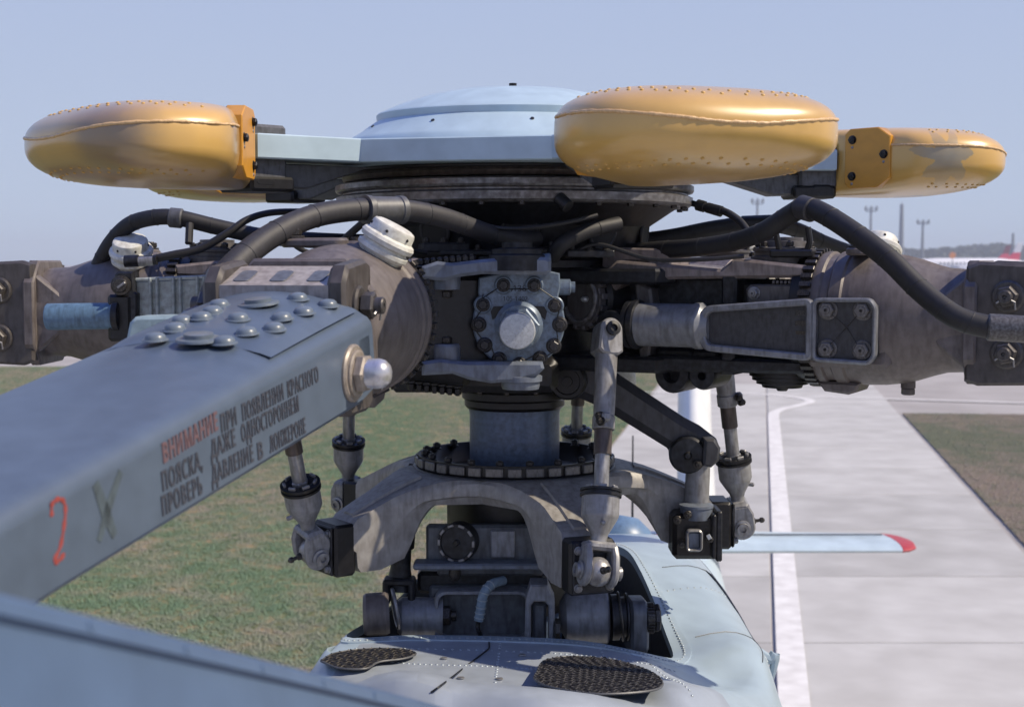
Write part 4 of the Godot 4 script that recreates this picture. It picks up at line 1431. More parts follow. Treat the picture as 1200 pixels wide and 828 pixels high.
func make_link(label: String) -> Node3D:
	var t := thing("hinge_link", label, "hinge link", Vector3.ZERO, "hinge links between hub and grips")
	var z := Basis(Vector3.RIGHT, Vector3.UP, Vector3.BACK)
	# side frame with two openings, upper and lower beams, posts
	var body := part(t, "link_body", G.new().box(Vector3(0.46, 0.2, 0.1), 0.012, Transform3D(z, Vector3(-0.25, -0.02, 0.0))), M["steel_dark"])
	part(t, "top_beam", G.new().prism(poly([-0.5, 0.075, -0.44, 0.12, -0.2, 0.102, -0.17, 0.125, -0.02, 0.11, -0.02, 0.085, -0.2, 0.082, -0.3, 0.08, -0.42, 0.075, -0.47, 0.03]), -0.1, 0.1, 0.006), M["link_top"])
	part(t, "bottom_beam", G.new().prism(poly([-0.48, -0.06, -0.46, -0.112, -0.3, -0.118, -0.02, -0.112, -0.02, -0.085, -0.4, -0.085]), -0.1, 0.1, 0.006), M["steel_dark"])
	part(t, "post", G.new().prism(poly([-0.2, -0.12, -0.17, -0.12, -0.165, 0.095, -0.2, 0.095]), -0.098, 0.098, 0.006), M["steel_dark"])
	part(t, "post", G.new().prism(poly([-0.385, -0.11, -0.365, -0.11, -0.352, 0.0, -0.36, 0.06, -0.4, 0.08, -0.392, 0.0]), -0.098, 0.098, 0.005), M["link_paint"])
	part(t, "web_plate", G.new().prism(rrect(0.19, 0.16, 0.03), 0.048, 0.056, 0.002, Transform3D(z, Vector3(-0.265, 0.0, 0))), M["steel_dark"])
	var bar := part(t, "stop_bar", G.new().prism(poly([-0.14, 0.03, -0.03, 0.03, -0.015, 0.06, -0.02, 0.072, -0.135, 0.07, -0.145, 0.06]), 0.05, 0.1, 0.004), M["link_paint"])
	part(bar, "stop_bolt", G.new().add(hexbolt(0.0105, 0.011), Transform3D(z, Vector3(-0.126, 0.052, 0.1))), M["rod_metal"], 30.0)
	for k in 10:
		part(bar, "tooth", G.new().box(Vector3(0.005, 0.006, 0.03), 0.0, Transform3D(z, Vector3(-0.085 + k * 0.0085, 0.0755, 0.085))), M["link_paint"])
	# boss with the ringed bearing nut
	var bx := fy(Vector3(-0.515, 0.035, 0.08), Vector3(-0.35, 0, 1))
	part(t, "bearing_boss", G.new().lathe([[0.02, -0.09], [0.075, -0.08], [0.075, 0.0], [0.066, 0.008]], bx, 36), M["steel_dark"], 25.0)
	var nut := part(t, "bearing_nut", G.new().prism(gear(0.07, 0.062, 16, 0.5), 0.0, 0.02, 0.002, Transform3D(bx.basis * Basis(Vector3.RIGHT, Vector3.FORWARD, Vector3.UP), bx * Vector3(0, 0.008, 0))), M["link_paint"])
	part(nut, "bearing_ring", G.new().torus(0.05, 0.0065, bx * Transform3D(Basis(), Vector3(0, 0.03, 0)), 32, 8).lathe([[0.045, 0.02], [0.034, 0.024], [0.0001, 0.022]], bx, 28), M["flange_metal"], 50.0)
	part(nut, "lock_tab", G.new().box(Vector3(0.018, 0.024, 0.012), 0.004, bx * Transform3D(Basis(), Vector3(0.018, 0.027, 0.0))), M["hat_metal"])
	# lugs under the link
	for q in [[-0.315, -0.125, 0.042, 0.02], [-0.245, -0.126, 0.031, 0.01]]:
		var lx := fy(Vector3(q[0], q[1], 0.03), Vector3.BACK)
		var lug := part(t, "lower_lug", G.new().lathe([[q[3], -0.06], [q[2] * 0.9, -0.055], [q[2], -0.045], [q[2], 0.045], [q[2] * 0.9, 0.055], [q[3], 0.055], [q[3], 0.02], [0.0001, 0.02]], lx, 28).box(Vector3(q[2] * 2.0, 0.05, 0.08), 0.006, Transform3D(z, Vector3(q[0], q[1] + 0.03, 0.03))), M["steel_dark"], 25.0)
	# drag hinge: stacked discs above and below
	var dz := Transform3D(Basis(), Vector3(-0.095, 0, 0.0))
	part(t, "hinge_stack", G.new().lathe([[0.08, -0.1], [0.08, -0.116], [0.07, -0.118], [0.07, -0.125], [0.064, -0.127], [0.064, -0.134], [0.055, -0.136], [0.055, -0.142], [0.044, -0.144], [0.042, -0.15], [0.014, -0.152], [0.01, -0.158], [0.0001, -0.159]], dz, 32), M["black_grease"], 20.0)
	part(t, "hinge_stack", G.new().lathe([[0.07, 0.112], [0.07, 0.128], [0.062, 0.13], [0.062, 0.138], [0.066, 0.14], [0.066, 0.146], [0.05, 0.148], [0.048, 0.16], [0.04, 0.161], [0.04, 0.168], [0.0001, 0.17]], dz, 32), M["link_paint"], 20.0)
	for k in 6:
		part(t, "hinge_bolt", G.new().add(hexbolt(0.008, 0.014), Transform3D(Basis(Vector3.RIGHT, -PI / 2), Vector3(-0.095 + 0.057 * cos(k * TAU / 6), 0.146, 0.057 * sin(k * TAU / 6)))), M["bolt_metal"], 30.0)
	# cover on the beam's inboard end
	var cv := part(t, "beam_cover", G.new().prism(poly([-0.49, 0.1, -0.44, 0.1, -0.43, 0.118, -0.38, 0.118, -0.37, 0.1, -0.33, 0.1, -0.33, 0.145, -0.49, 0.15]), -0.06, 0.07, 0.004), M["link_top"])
	for k in 3:
		part(cv, "cover_bolt", G.new().add(hexbolt(0.007, 0.012), Transform3D(Basis(Vector3.RIGHT, -PI / 2), Vector3(-0.48 + k * 0.065, 0.146, 0.03))), M["bolt_metal"], 30.0)
	return t


func front_link(label: String) -> void:
	var t := thing("hinge_link", label, "hinge link", W(-0.1, -0.12, 0.5), "hinge links between hub and grips")
	# two fork plates from the grip ring to the damper pin
	var d := 2.66
	var a := P(497, 318, 2.6)
	var up := G.new()
	var z := Basis(Vector3.RIGHT, Vector3.UP, Vector3.BACK)
	for lev in [0, 1]:
		var outline: PackedVector2Array
		var pxs: Array = [[494, 312], [512, 306], [528, 308], [562, 304], [600, 301], [640, 301], [646, 305], [646, 318], [640, 322], [565, 321], [540, 324], [520, 329], [494, 327]] if lev == 0 else [[494, 424], [515, 421], [545, 424], [580, 424], [636, 424], [638, 432], [630, 440], [605, 447], [575, 449], [550, 445], [530, 438], [494, 440]]
		for q in pxs:
			var p := P(q[0], q[1], d)
			outline.append(Vector2(p.x, p.y))
		part(t, "fork_plate", G.new().prism(outline, 3.2 - d - 0.085, 3.2 - d + 0.0, 0.006), M["grey_paint"])
		var pin := P(522, 330 if lev == 0 else 416, d)
		part(t, "fork_pin", G.new().lathe([[0.026, -0.016], [0.028, -0.01], [0.028, 0.014], [0.024, 0.02]], Transform3D(Basis(), pin - Vector3(0, 0, 0.04)), 24), M["grey_paint"])
		part(t, "fork_nut", G.new().add(hexbolt(0.013, 0.018), Transform3D(Basis(Vector3.RIGHT, PI / 2 if lev == 0 else -PI / 2), pin + Vector3(0, -0.014 if lev == 0 else 0.016, -0.04))), M["bolt_metal"], 30.0)
	part(t, "link_body", G.new().box(Vector3(0.2, 0.2, 0.16), 0.02, Transform3D(Basis(Vector3.UP, 0.3), W(-0.13, -0.12, 0.42))), M["black_grease"])
	part(t, "lower_body", G.new().box(Vector3(0.36, 0.075, 0.16), 0.015, Transform3D(z, P(556, 436, 2.95))).box(Vector3(0.16, 0.05, 0.1), 0.012, Transform3D(z, P(505, 440, 2.82))), M["black_grease"])
	# lower stepped collar on the damper pin
	part(t, "pin_collar", G.new().lathe([[0.036, -0.006], [0.038, 0.0], [0.038, 0.008], [0.043, 0.01], [0.043, 0.02], [0.039, 0.022]], Transform3D(Basis(), P(610, 452, d + 0.04)), 28), M["grey_paint"], 20.0)
	part(t, "pin_collar", G.new().lathe([[0.056, -0.03], [0.056, 0.0], [0.05, 0.003], [0.05, 0.012], [0.03, 0.015], [0.03, 0.026]], Transform3D(Basis(), P(606, 299, d + 0.04)), 28), M["steel_dark"], 20.0)
	for k in 9:  # row of bolts on the ring, seen above the upper fork plate
		part(t, "clamp_bolt", G.new().add(hexbolt(0.0085, 0.016), Transform3D(Basis(Vector3.RIGHT, -PI / 2), P(493 + 7.5 * k, 313 - 0.6 * k, 2.72))), M["bolt_metal"], 30.0)
	for k in 7:
		part(t, "clamp_bolt", G.new().add(hexbolt(0.0085, 0.018), Transform3D(Basis(Vector3.RIGHT, PI / 2), P(482 + 9.0 * k, 446 + 1.0 * k, 2.74))), M["black_grease"], 30.0)


func left_extras() -> void:
	# ribbed housing and blue pipe on the camera side of the far left grip
	var z := Basis(Vector3.RIGHT, Vector3.UP, Vector3.BACK)
	var d := 2.93
	var t := thing("ribbed_housing", "grey blue ribbed housing between the far left grip and the foreground blade", "housing", P(205, 400, d))
	var o: PackedVector2Array
	for q in [[152, 328], [290, 322], [290, 410], [152, 404]]:
		var p := P(q[0], q[1], d)
		o.append(Vector2(p.x, p.y))
	part(t, "panel", G.new().prism(o, 3.2 - d - 0.09, 3.2 - d, 0.006), M["panel_grey"])
	for x in [176, 184, 203, 211, 231, 239, 262, 270]:
		var a := P(x, 325 - (x - 176) * 0.04, d)
		var b := P(x + 2, 404, d)
		part(t, "rib", G.new().box(Vector3(0.006, a.y - b.y, 0.012), 0.002, Transform3D(z, Vector3((a.x + b.x) / 2, (a.y + b.y) / 2, 3.2 - d + 0.004))), M["panel_grey"])
	part(t, "top_edge", G.new().tube([P(152, 328, d - 0.002), P(290, 322, d - 0.002)], 0.004, 8), M["panel_grey"])
	part(t, "weld_line", G.new().tube(spl([P(166, 405, d - 0.14), P(180, 404, d - 0.14), P(196, 407, d - 0.14), P(216, 408, d - 0.14)], 4), 0.003, 6), M["black_grease"])
	# bracket with a slotted bolt, pipe sleeve
	var br := thing("pipe_bracket", "dark bracket with a big slotted bolt holding the blue pipe", "bracket", P(142, 355, 2.92))
	var bo: PackedVector2Array
	for q in [[132, 322], [136, 318], [154, 318], [156, 342], [159, 344], [159, 402], [150, 402], [148, 352], [132, 352]]:
		var p := P(q[0], q[1], 2.9)
		bo.append(Vector2(p.x, p.y))
	part(br, "bracket_plate", G.new().prism(bo, 0.24, 0.29, 0.004), M["steel_dark"])
	part(br, "bracket_block", G.new().box(Vector3(0.05, 0.1, 0.05), 0.006, Transform3D(z, P(143, 372, 2.93))), M["black_grease"])
	var bt := part(br, "slotted_bolt", G.new().lathe([[0.021, 0.0], [0.021, 0.008], [0.016, 0.01], [0.014, 0.016], [0.0001, 0.017]], fy(P(142, 334, 2.91), Vector3.BACK), 24), M["bolt_metal"])
	part(bt, "slot_key", G.new().box(Vector3(0.02, 0.005, 0.01), 0.001, Transform3D(Basis(Vector3.BACK, 0.6), P(142, 334, 2.891))), M["rod_metal"])
	var pipe := thing("blue_pipe", "worn blue pipe with a closed end lying along the far left grip", "pipe", P(95, 371, 2.95))
	part(pipe, "pipe_tube", G.new().lathe([[0.02, 0.0], [0.027, 0.0], [0.0285, 0.002], [0.0285, 0.14], [0.03, 0.141], [0.03, 0.15]], fy(P(55, 371, 2.92), Vector3(1, 0.012, 0)), 32), M["pipe_blue"])
	part(pipe, "pipe_collar", G.new().lathe([[0.032, 0.143], [0.034, 0.145], [0.034, 0.156], [0.03, 0.158]], fy(P(55, 371, 2.92), Vector3(1, 0.012, 0)), 32), M["steel_dark"])


func damper_housing() -> void:
	var c := P(608, 378, 2.7)
	var z := Basis(Vector3.RIGHT, Vector3.UP, Vector3.BACK)
	var t := thing("lag_damper", "round grey cover with a ring of wired bolts and a pale central cap", "damper", c - Vector3(0, 0.09, 0.1))
	# cover outline: disc with a squared, winged top
	var o: PackedVector2Array
	for i in 41:
		var a := deg_to_rad(148.0 + 244.0 * i / 40.0)
		o.append(Vector2(cos(a), sin(a)) * 0.0915)
	for q in [[657, 336], [656, 320], [634, 315], [588, 315], [584, 320], [561, 325], [560, 343]]:
		var p := P(q[0], q[1], 2.7) - c
		o.append(Vector2(p.x, p.y))
	var x := Transform3D(z, c)
	part(t, "cover", G.new().prism(o, -0.03, 0.0, 0.003, x), M["cover_paint"])
	part(t, "drum", G.new().lathe([[0.08, -0.14], [0.083, -0.03]], fy(c, Vector3.BACK), 40), M["steel_dark"])
	part(t, "top_block", G.new().prism(poly([-0.082, 0.035, 0.08, 0.04, 0.08, 0.085, 0.05, 0.1, -0.045, 0.1, -0.082, 0.085]), -0.12, -0.031, 0.004, x), M["cover_paint"])
	part(t, "wing_nub", G.new().lathe([[0.016, 0.0], [0.016, 0.03], [0.011, 0.032], [0.011, 0.04]], fy(x * Vector3(0.072, 0.07, -0.02), Vector3.RIGHT), 16), M["cover_paint"])
	for q in [[590, 334], [626, 334], [566, 357], [650, 358], [561, 380], [656, 380], [568, 404], [649, 405], [585, 421], [609, 427], [633, 420]]:
		var p := P(q[0], q[1], 2.699)
		part(t, "cover_bolt", G.new().lathe([[0.0155, 0.0], [0.0155, 0.002], [0.0122, 0.004], [0.0001, 0.004]], fy(p, Vector3.BACK), 20).prism(ngon(0.0105, 6, rng.randf()), 0.004, 0.013, 0.002, Transform3D(z, p)), M["bolt_dark"], 30.0)
	for q in [[590, 334], [626, 334], [566, 357], [650, 358]]:
		part(t, "bolt_pad", G.new().lathe([[0.0185, -0.004], [0.0185, 0.003], [0.016, 0.005], [0.0157, 0.004], [0.0001, 0.004]], fy(P(q[0], q[1], 2.7), Vector3.BACK), 20), M["cover_paint"])
	# recesses beside the hub boss and locking wire from bolt to bolt
	for s in [-1.0, 1.0]:
		var rec: PackedVector2Array
		for q in [[0.028, 0.033], [0.05, 0.032], [0.056, 0.022], [0.052, 0.006], [0.043, 0.012], [0.036, 0.024]]:
			rec.append(Vector2(q[0] * s, q[1]))
		part(t, "recess", G.new().prism(rec, 0.0, 0.0012, 0.0004, x), M["black_grease"])
	var wire := G.new()
	var wp := [[561, 340], [566, 357], [590, 334], [626, 334], [650, 358], [656, 380], [649, 405], [633, 420], [609, 427], [585, 421], [568, 404], [561, 380], [566, 357]]
	for i in wp.size() - 1:
		var s := 9.0 if i % 2 == 0 else -9.0
		wire.tube([P(wp[i][0] + s * 0.6, wp[i][1] + s * 0.5, 2.696), P(wp[i + 1][0] - s * 0.6, wp[i + 1][1] + s * 0.5, 2.696)], 0.0011, 5)
	part(t, "locking_wire", wire, M["black_grease"])
	for q in [["CH4138", 600, 338, 0.016], ["105-1402", 604, 350, 0.012]]:
		var tm := TextMesh.new()
		tm.text = q[0]
		var f := SystemFont.new()
		f.font_names = PackedStringArray(["Droid Sans"])
		tm.font = f
		tm.font_size = 32
		tm.pixel_size = q[3] / 32.0
		tm.depth = 0.001
		put(t, "casting_mark", tm, M["steel_dark"], Transform3D(Basis(), P(q[1], q[2], 2.6995)))
	var cap := part(t, "central_cap", G.new().lathe([[0.045, 0.0], [0.048, 0.004], [0.048, 0.01], [0.043, 0.013], [0.04, 0.016]], fy(P(608, 381, 2.7), Vector3.BACK), 40).prism(ngon(0.042, 6, 0.15), 0.014, 0.03, 0.003, Transform3D(z, P(608, 384, 2.7))), M["cover_paint"], 25.0)
	part(cap, "cap_end", G.new().lathe([[0.0355, 0.03], [0.0355, 0.062], [0.0335, 0.0655], [0.016, 0.067], [0.003, 0.0668], [0.0026, 0.066], [0.0001, 0.066]], fy(P(606, 386, 2.7), Vector3.BACK), 40), M["hat_metal"], 25.0)
	# elbow fitting on top
	var el := part(t, "elbow", G.new().tube(spl([P(606, 320, 2.7), P(606, 311, 2.7), P(609, 306, 2.7), P(618, 305, 2.7)], 4), 0.0088, 12), M["rod_metal"], 40.0)
	part(el, "elbow_nut", G.new().prism(ngon(0.0125), 0.0, 0.013, 0.002, fz(P(617, 305, 2.7), Vector3(1, 0.05, 0.1))).lathe([[0.0108, 0.0], [0.0108, 0.032], [0.009, 0.035]], fy(P(625, 304, 2.7), Vector3(1, 0.06, 0.1)), 16), M["cover_paint"], 25.0)


# ---------------------------------------------------------------- swashplate and control rods
func sw_top(r: float) -> float:
	var c := Curve.new()
	if r < 0.27: return -0.481
	return lerpf(-0.481, -0.562, pow(clampf((r - 0.27) / 0.2, 0.0, 1.0), 1.25))


func sw_bot(r: float) -> float:
	return lerpf(-0.536, -0.658, smoothstep(0.235, 0.39, r)) - (0.012 if r > 0.4 else 0.0)


func swashplate() -> void:
	var t := thing("swashplate", "grey beige swashplate with five drooping arms under a notched ring", "swashplate", W(0, -0.6, 0))
	var n := 300
	var rings := []
	for i in n:
		var th := TAU * i / n
		var dl := fposmod(rad_to_deg(th) + 36.0, 72.0) - 36.0
		var s := absf(sin(deg_to_rad(dl)))
		# arms flare where they leave the ring
		var r0 := 0.25
		while r0 < 0.47 and r0 * s <= 0.053 + 0.1 * pow(clampf(1.0 - (r0 - 0.25) / 0.17, 0.0, 1.0), 2.0):
			r0 += 0.002
		var web := 0.25
		while web < 0.47 and web * s <= 0.053 + 0.022 * pow(clampf(1.0 - (web - 0.25) / 0.12, 0.0, 1.0), 1.5):
			web += 0.002
		var deep := smoothstep(0.25, 0.345, web)
		var rr := r0
		var p := []
		for q in [0.17, 0.235]:
			p.append(Vector2(q, sw_top(q) - (0.02 if q < 0.2 else 0.0)))
		for k in 7:
			var r := lerpf(0.25, rr - 0.014, k / 6.0)
			p.append(Vector2(r, sw_top(r)))
		p.append(Vector2(rr - 0.004, sw_top(rr) - 0.007))
		var top_edge := sw_top(rr) - 0.02
		p.append(Vector2(rr, top_edge))
		# side: flat upper band, then a shallow step in above the lower lip
		var lo := lerpf(-0.536, sw_bot(rr), deep)
		p.append(Vector2(rr, lerpf(top_edge, lo, 0.38)))
		p.append(Vector2(rr - 0.013, lerpf(top_edge, lo, 0.5)))
		p.append(Vector2(rr - 0.016, lo + 0.012))
		p.append(Vector2(rr - 0.024, lo))
		for k in 6:
			var r := lerpf(rr - 0.034, 0.19, (k + 1) / 6.0)
			p.append(Vector2(r, minf(lerpf(-0.536, sw_bot(r), deep), -0.536)))
		var ring := PackedVector3Array()
		for q in p:
			ring.append(W(q.x * cos(th), q.y, q.x * sin(th)))
		rings.append(ring)
	part(t, "arm_spider", G.new().loft(rings, false, true, true), M["swash_paint"], 30.0)
	# raised shallow pads along each arm top
	for k in 5:
		var a := deg_to_rad(72.0 * k)
		var e := Vector3(cos(a), 0, sin(a))
		var nn := Vector3(-e.z, 0, e.x)
		var lane := []
		for i in 7:
			var r := 0.28 + 0.028 * i
			var w := lerpf(0.035, 0.022, i / 6.0)
			var c := W(0, sw_top(r), 0) + e * r
			lane.append(PackedVector3Array([c - nn * w - Vector3(0, 0.004, 0), c - nn * (w - 0.004) + Vector3(0, 0.005, 0), c + nn * (w - 0.004) + Vector3(0, 0.005, 0), c + nn * w - Vector3(0, 0.004, 0)]))
		part(t, "arm_rib", G.new().loft(lane), M["swash_paint"], 25.0)
		# end block with its cover plate, bolts and the pin that carries the rod
		var x := Transform3D(Basis(e, Vector3.UP, nn), W(0, -0.618, 0))
		var blk := part(t, "end_block", G.new().box(Vector3(0.05, 0.112, 0.1), 0.006, x * Transform3D(Basis(), Vector3(0.482, 0.0, 0))), M["black_grease"])
		part(blk, "cover_plate", G.new().box(Vector3(0.008, 0.104, 0.09), 0.003, x * Transform3D(Basis(), Vector3(0.511, 0.0, 0))), M["steel_dark"])
		for q in [[0.038, 0.034], [0.038, -0.034], [-0.038, 0.034], [-0.038, -0.034]]:
			part(blk, "plate_bolt", G.new().add(hexbolt(0.007, 0.009), x * fz(Vector3(0.515, q[0], q[1]), Vector3.RIGHT)), M["rod_metal"], 30.0)
		part(blk, "rod_pin", G.new().lathe([[0.018, 0.5], [0.018, 0.52], [0.014, 0.525]], x * fy(Vector3.ZERO, Vector3.RIGHT), 16), M["steel_dark"])
	# notched ring: a dark race with individual blocks round it
	part(t, "ring_race", G.new().lathe([[0.12, -0.49], [0.15, -0.505], [0.2, -0.475], [0.214, -0.458], [0.22, -0.452], [0.228, -0.452], [0.228, -0.476], [0.238, -0.479], [0.24, -0.484], [0.236, -0.49]], Transform3D(Basis(), W(0, 0, 0)), 96), M["black_grease"], 25.0)
	var blocks := [G.new().box(Vector3(0.03, 0.02, 0.01), 0.002).mesh(30.0, Vector3.ZERO), G.new().box(Vector3(0.04, 0.02, 0.0065), 0.002).mesh(30.0, Vector3.ZERO)]
	for k in 32:
		var a := TAU * k / 32
		put(t, "ring_block", blocks[k % 2], M["ring_block"], Transform3D(Basis(Vector3.UP, PI / 2 - a), W(0.2305 * cos(a), -0.466, 0.2305 * sin(a))))
	var bolt := hexbolt(0.009, 0.015).mesh(30.0)
	for k in 20:
		var a := TAU * (k + 0.5) / 20
		put(t, "ring_bolt", bolt, M["bolt_dark"], Transform3D(Basis(Vector3.RIGHT, -PI / 2), W(0.212 * cos(a), -0.4575, 0.212 * sin(a))))
	# inner, non rotating body that shows through the front arch
	var inner := thing("swashplate_core", "dark inner swashplate body with a round bearing cap inside the arch", "swashplate core", W(0, -0.68, 0))
	part(inner, "core_drum", G.new().lathe([[0.12, -0.82], [0.15, -0.79], [0.16, -0.7], [0.16, -0.52], [0.2, -0.5]], Transform3D(Basis(), W(0, 0, 0)), 40), M["black_grease"], 30.0)
	var z := Basis(Vector3.RIGHT, Vector3.UP, Vector3.BACK)
	part(inner, "core_plate", G.new().box(Vector3(0.25, 0.085, 0.03), 0.006, Transform3D(z, P(565, 636, 3.02))), M["pocket_grey"])
	var bc := P(535, 636, 2.98)
	var cap := part(inner, "bearing_cap", G.new().lathe([[0.044, -0.03], [0.044, 0.0], [0.042, 0.004], [0.036, 0.004], [0.035, 0.001], [0.008, 0.0015], [0.008, 0.005], [0.0001, 0.005]], fy(bc, Vector3(-0.25, 0, 1)), 32), M["steel_dark"], 25.0)
	for k in 10:
		var a := TAU * k / 10
		part(cap, "cap_notch", G.new().box(Vector3(0.014, 0.004, 0.006), 0.001, fy(bc, Vector3(-0.25, 0, 1)) * Transform3D(Basis(Vector3.UP, -a - PI / 2), Vector3(0.0395 * cos(a), 0.005, 0.0395 * sin(a)))), M["rod_metal"])
	part(inner, "bearing_hub", G.new().prism(ngon(0.008, 4), 0.0, 0.008, 0.001, fz(bc, Vector3(-0.25, 0, 1))), M["black_grease"])
	part(inner, "window_block", G.new().box(Vector3(0.09, 0.075, 0.04), 0.005, Transform3D(z, P(583, 636, 3.025))), M["black_grease"])
	part(inner, "window_plate", G.new().box(Vector3(0.055, 0.062, 0.01), 0.003, Transform3D(z, P(589, 637, 3.0))), M["shaft_grey"])
	part(inner, "ledge", G.new().box(Vector3(0.34, 0.014, 0.06), 0.004, Transform3D(z, P(575, 661, 2.98))), M["grey_paint"])
	part(inner, "drip_nut", G.new().lathe([[0.008, -0.03], [0.014, -0.02], [0.014, 0.0]], Transform3D(Basis(), P(533, 664, 2.98)), 12), M["bolt_metal"])


const ROD_AT := [72.0, 144.0, 216.0, 288.0, 0.0]


func pitch_links() -> void:
	var labels := ["grey control rod in front of the mast, running up to the horn eye",
		"grey control rod at the left front swashplate arm, top hidden by the foreground blade",
		"darker control rod behind the left swashplate arm against the lawn",
		"control rod behind the mast, only a short length showing right of it",
		"dark control rod at the right swashplate arm, rising to the right hinge link"]
	var heads := [P(712, 382, 2.86), P(337, 488, 2.78), P(409, 470, 3.45), P(677, 470, 3.66), P(848, 428, 3.14)]
	var proto := make_rod(labels[0])
	for k in 5:
		var o := polar(0.535, ROD_AT[k], -0.62)
		var c: Node3D = proto if k == 0 else copy(proto, labels[k])
		var y: Vector3 = (heads[k] - o).normalized()
		var a: float = deg_to_rad(ROD_AT[k])
		var e := Vector3(cos(a), 0, sin(a))
		var z := e.cross(y).normalized()
		c.transform = Transform3D(Basis(y.cross(z).normalized(), y, z), o)


func make_rod(label: String) -> Node3D:  # along y, x points away from the mast
	var t := thing("control_rod", label, "control rod", Vector3.ZERO, "pitch control rods on the swashplate arms")
	var I := Transform3D()
	# forked foot round a ball
	part(t, "ball", G.new().ball(0.03, I, 24), M["bright_ball"], 60.0)
	part(t, "nipple", G.new().lathe([[0.008, 0.028], [0.007, 0.036], [0.004, 0.038], [0.004, 0.046], [0.0065, 0.048], [0.0065, 0.054], [0.003, 0.058]], fy(Vector3.ZERO, Vector3.RIGHT), 12), M["bolt_metal"])
	var foot := G.new()
	for s in [1.0, -1.0]:
		var o: PackedVector2Array
		for i in 13:
			var a := PI + PI * i / 12
			o.append(Vector2(cos(a) * 0.031, sin(a) * 0.031))
		o.append_array([Vector2(0.03, 0.03), Vector2(0.02, 0.052), Vector2(-0.02, 0.052), Vector2(-0.03, 0.03)])
		foot.prism(o, 0.022 if s > 0 else -0.036, 0.036 if s > 0 else -0.022, 0.004)
	var fk := part(t, "foot_fork", foot.box(Vector3(0.042, 0.018, 0.07), 0.006, Transform3D(Basis(), Vector3(0, 0.05, 0))), M["rod_paint"])
	for s in [1.0, -1.0]:
		part(fk, "pin_head", G.new().lathe([[0.019, 0.036], [0.019, 0.04], [0.0145, 0.042], [0.0145, 0.049], [0.007, 0.0495], [0.006, 0.045], [0.0001, 0.045]], fy(Vector3.ZERO, Vector3(0, 0, s)), 20), M["rod_metal"])
	part(t, "sleeve", G.new().lathe([[0.017, 0.05], [0.0155, 0.064], [0.018, 0.074], [0.036, 0.106], [0.0385, 0.113], [0.0385, 0.15]], I, 40), M["rod_paint"], 25.0)
	var nut := part(t, "sleeve_ring", G.new().lathe([[0.0385, 0.15], [0.0425, 0.151], [0.0425, 0.156], [0.039, 0.157], [0.039, 0.16], [0.0425, 0.161], [0.0425, 0.166], [0.03, 0.167], [0.0175, 0.162]], I, 40), M["black_grease"], 25.0)
	for k in 7:
		var a := TAU * k / 7 + 0.3
		part(nut, "ring_clip", G.new().box(Vector3(0.016, 0.007, 0.006), 0.001, Transform3D(Basis(Vector3.UP, -a - PI / 2), Vector3(0.033 * cos(a), 0.169, 0.033 * sin(a)))), M["rod_metal"])
	part(t, "grease_screw", G.new().lathe([[0.005, 0.0], [0.005, 0.012], [0.003, 0.014]], fy(Vector3(0.028, 0.095, 0.004), Vector3(1, -0.2, 0.4)), 10), M["rod_metal"])
	part(t, "lower_rod", G.new().lathe([[0.0155, 0.16], [0.0155, 0.24]], I, 24), M["rod_metal"])
	part(t, "rod_hex", G.new().prism(ngon(0.0185), 0.163, 0.172, 0.002, Transform3D(Basis(Vector3.RIGHT, -PI / 2), Vector3.ZERO)), M["rod_metal"])
	part(t, "brown_sleeve", G.new().lathe([[0.0185, 0.238], [0.0185, 0.3]], I, 28), M["rod_brown"])
	var cl := part(t, "clamp", G.new().lathe([[0.022, 0.29], [0.0235, 0.292], [0.0235, 0.316], [0.0215, 0.319]], I, 28).box(Vector3(0.03, 0.018, 0.02), 0.004, Transform3D(Basis(), Vector3(0.02, 0.311, 0.008))), M["rod_paint"], 25.0)
	for s in [0.0, 1.0]:
		part(cl, "clamp_bolt", G.new().add(hexbolt(0.0075, 0.012), fz(Vector3(0.022 + 0.006 * s, 0.312 - s * 0.012, 0.017), Vector3(0.6, 0, 1))), M["bolt_metal"], 30.0)
	part(t, "upper_rod", G.new().lathe([[0.0212, 0.316], [0.0222, 0.33], [0.0235, 0.46]], I, 32), M["rod_paint"])
	var o2: PackedVector2Array
	for i in 13:
		var a := PI * i / 12
		o2.append(Vector2(cos(a) * 0.0245, 0.5 + sin(a) * 0.0245))
	o2.append_array([Vector2(-0.0275, 0.455), Vector2(-0.018, 0.447), Vector2(0.0, 0.445), Vector2(0.018, 0.447), Vector2(0.0275, 0.455)])
	var top := part(t, "head_fork", G.new().prism(o2, -0.026, 0.026, 0.004, Transform3D(Basis(Vector3.UP, PI / 2), Vector3.ZERO)), M["rod_paint"])
	part(top, "head_pin", G.new().lathe([[0.0175, -0.034], [0.0175, -0.03], [0.014, 0.03], [0.0155, 0.031], [0.0155, 0.035], [0.008, 0.036], [0.0075, 0.03], [0.0001, 0.03]], fy(Vector3(0, 0.5, 0), Vector3.RIGHT), 20), M["black_grease"])
	return t


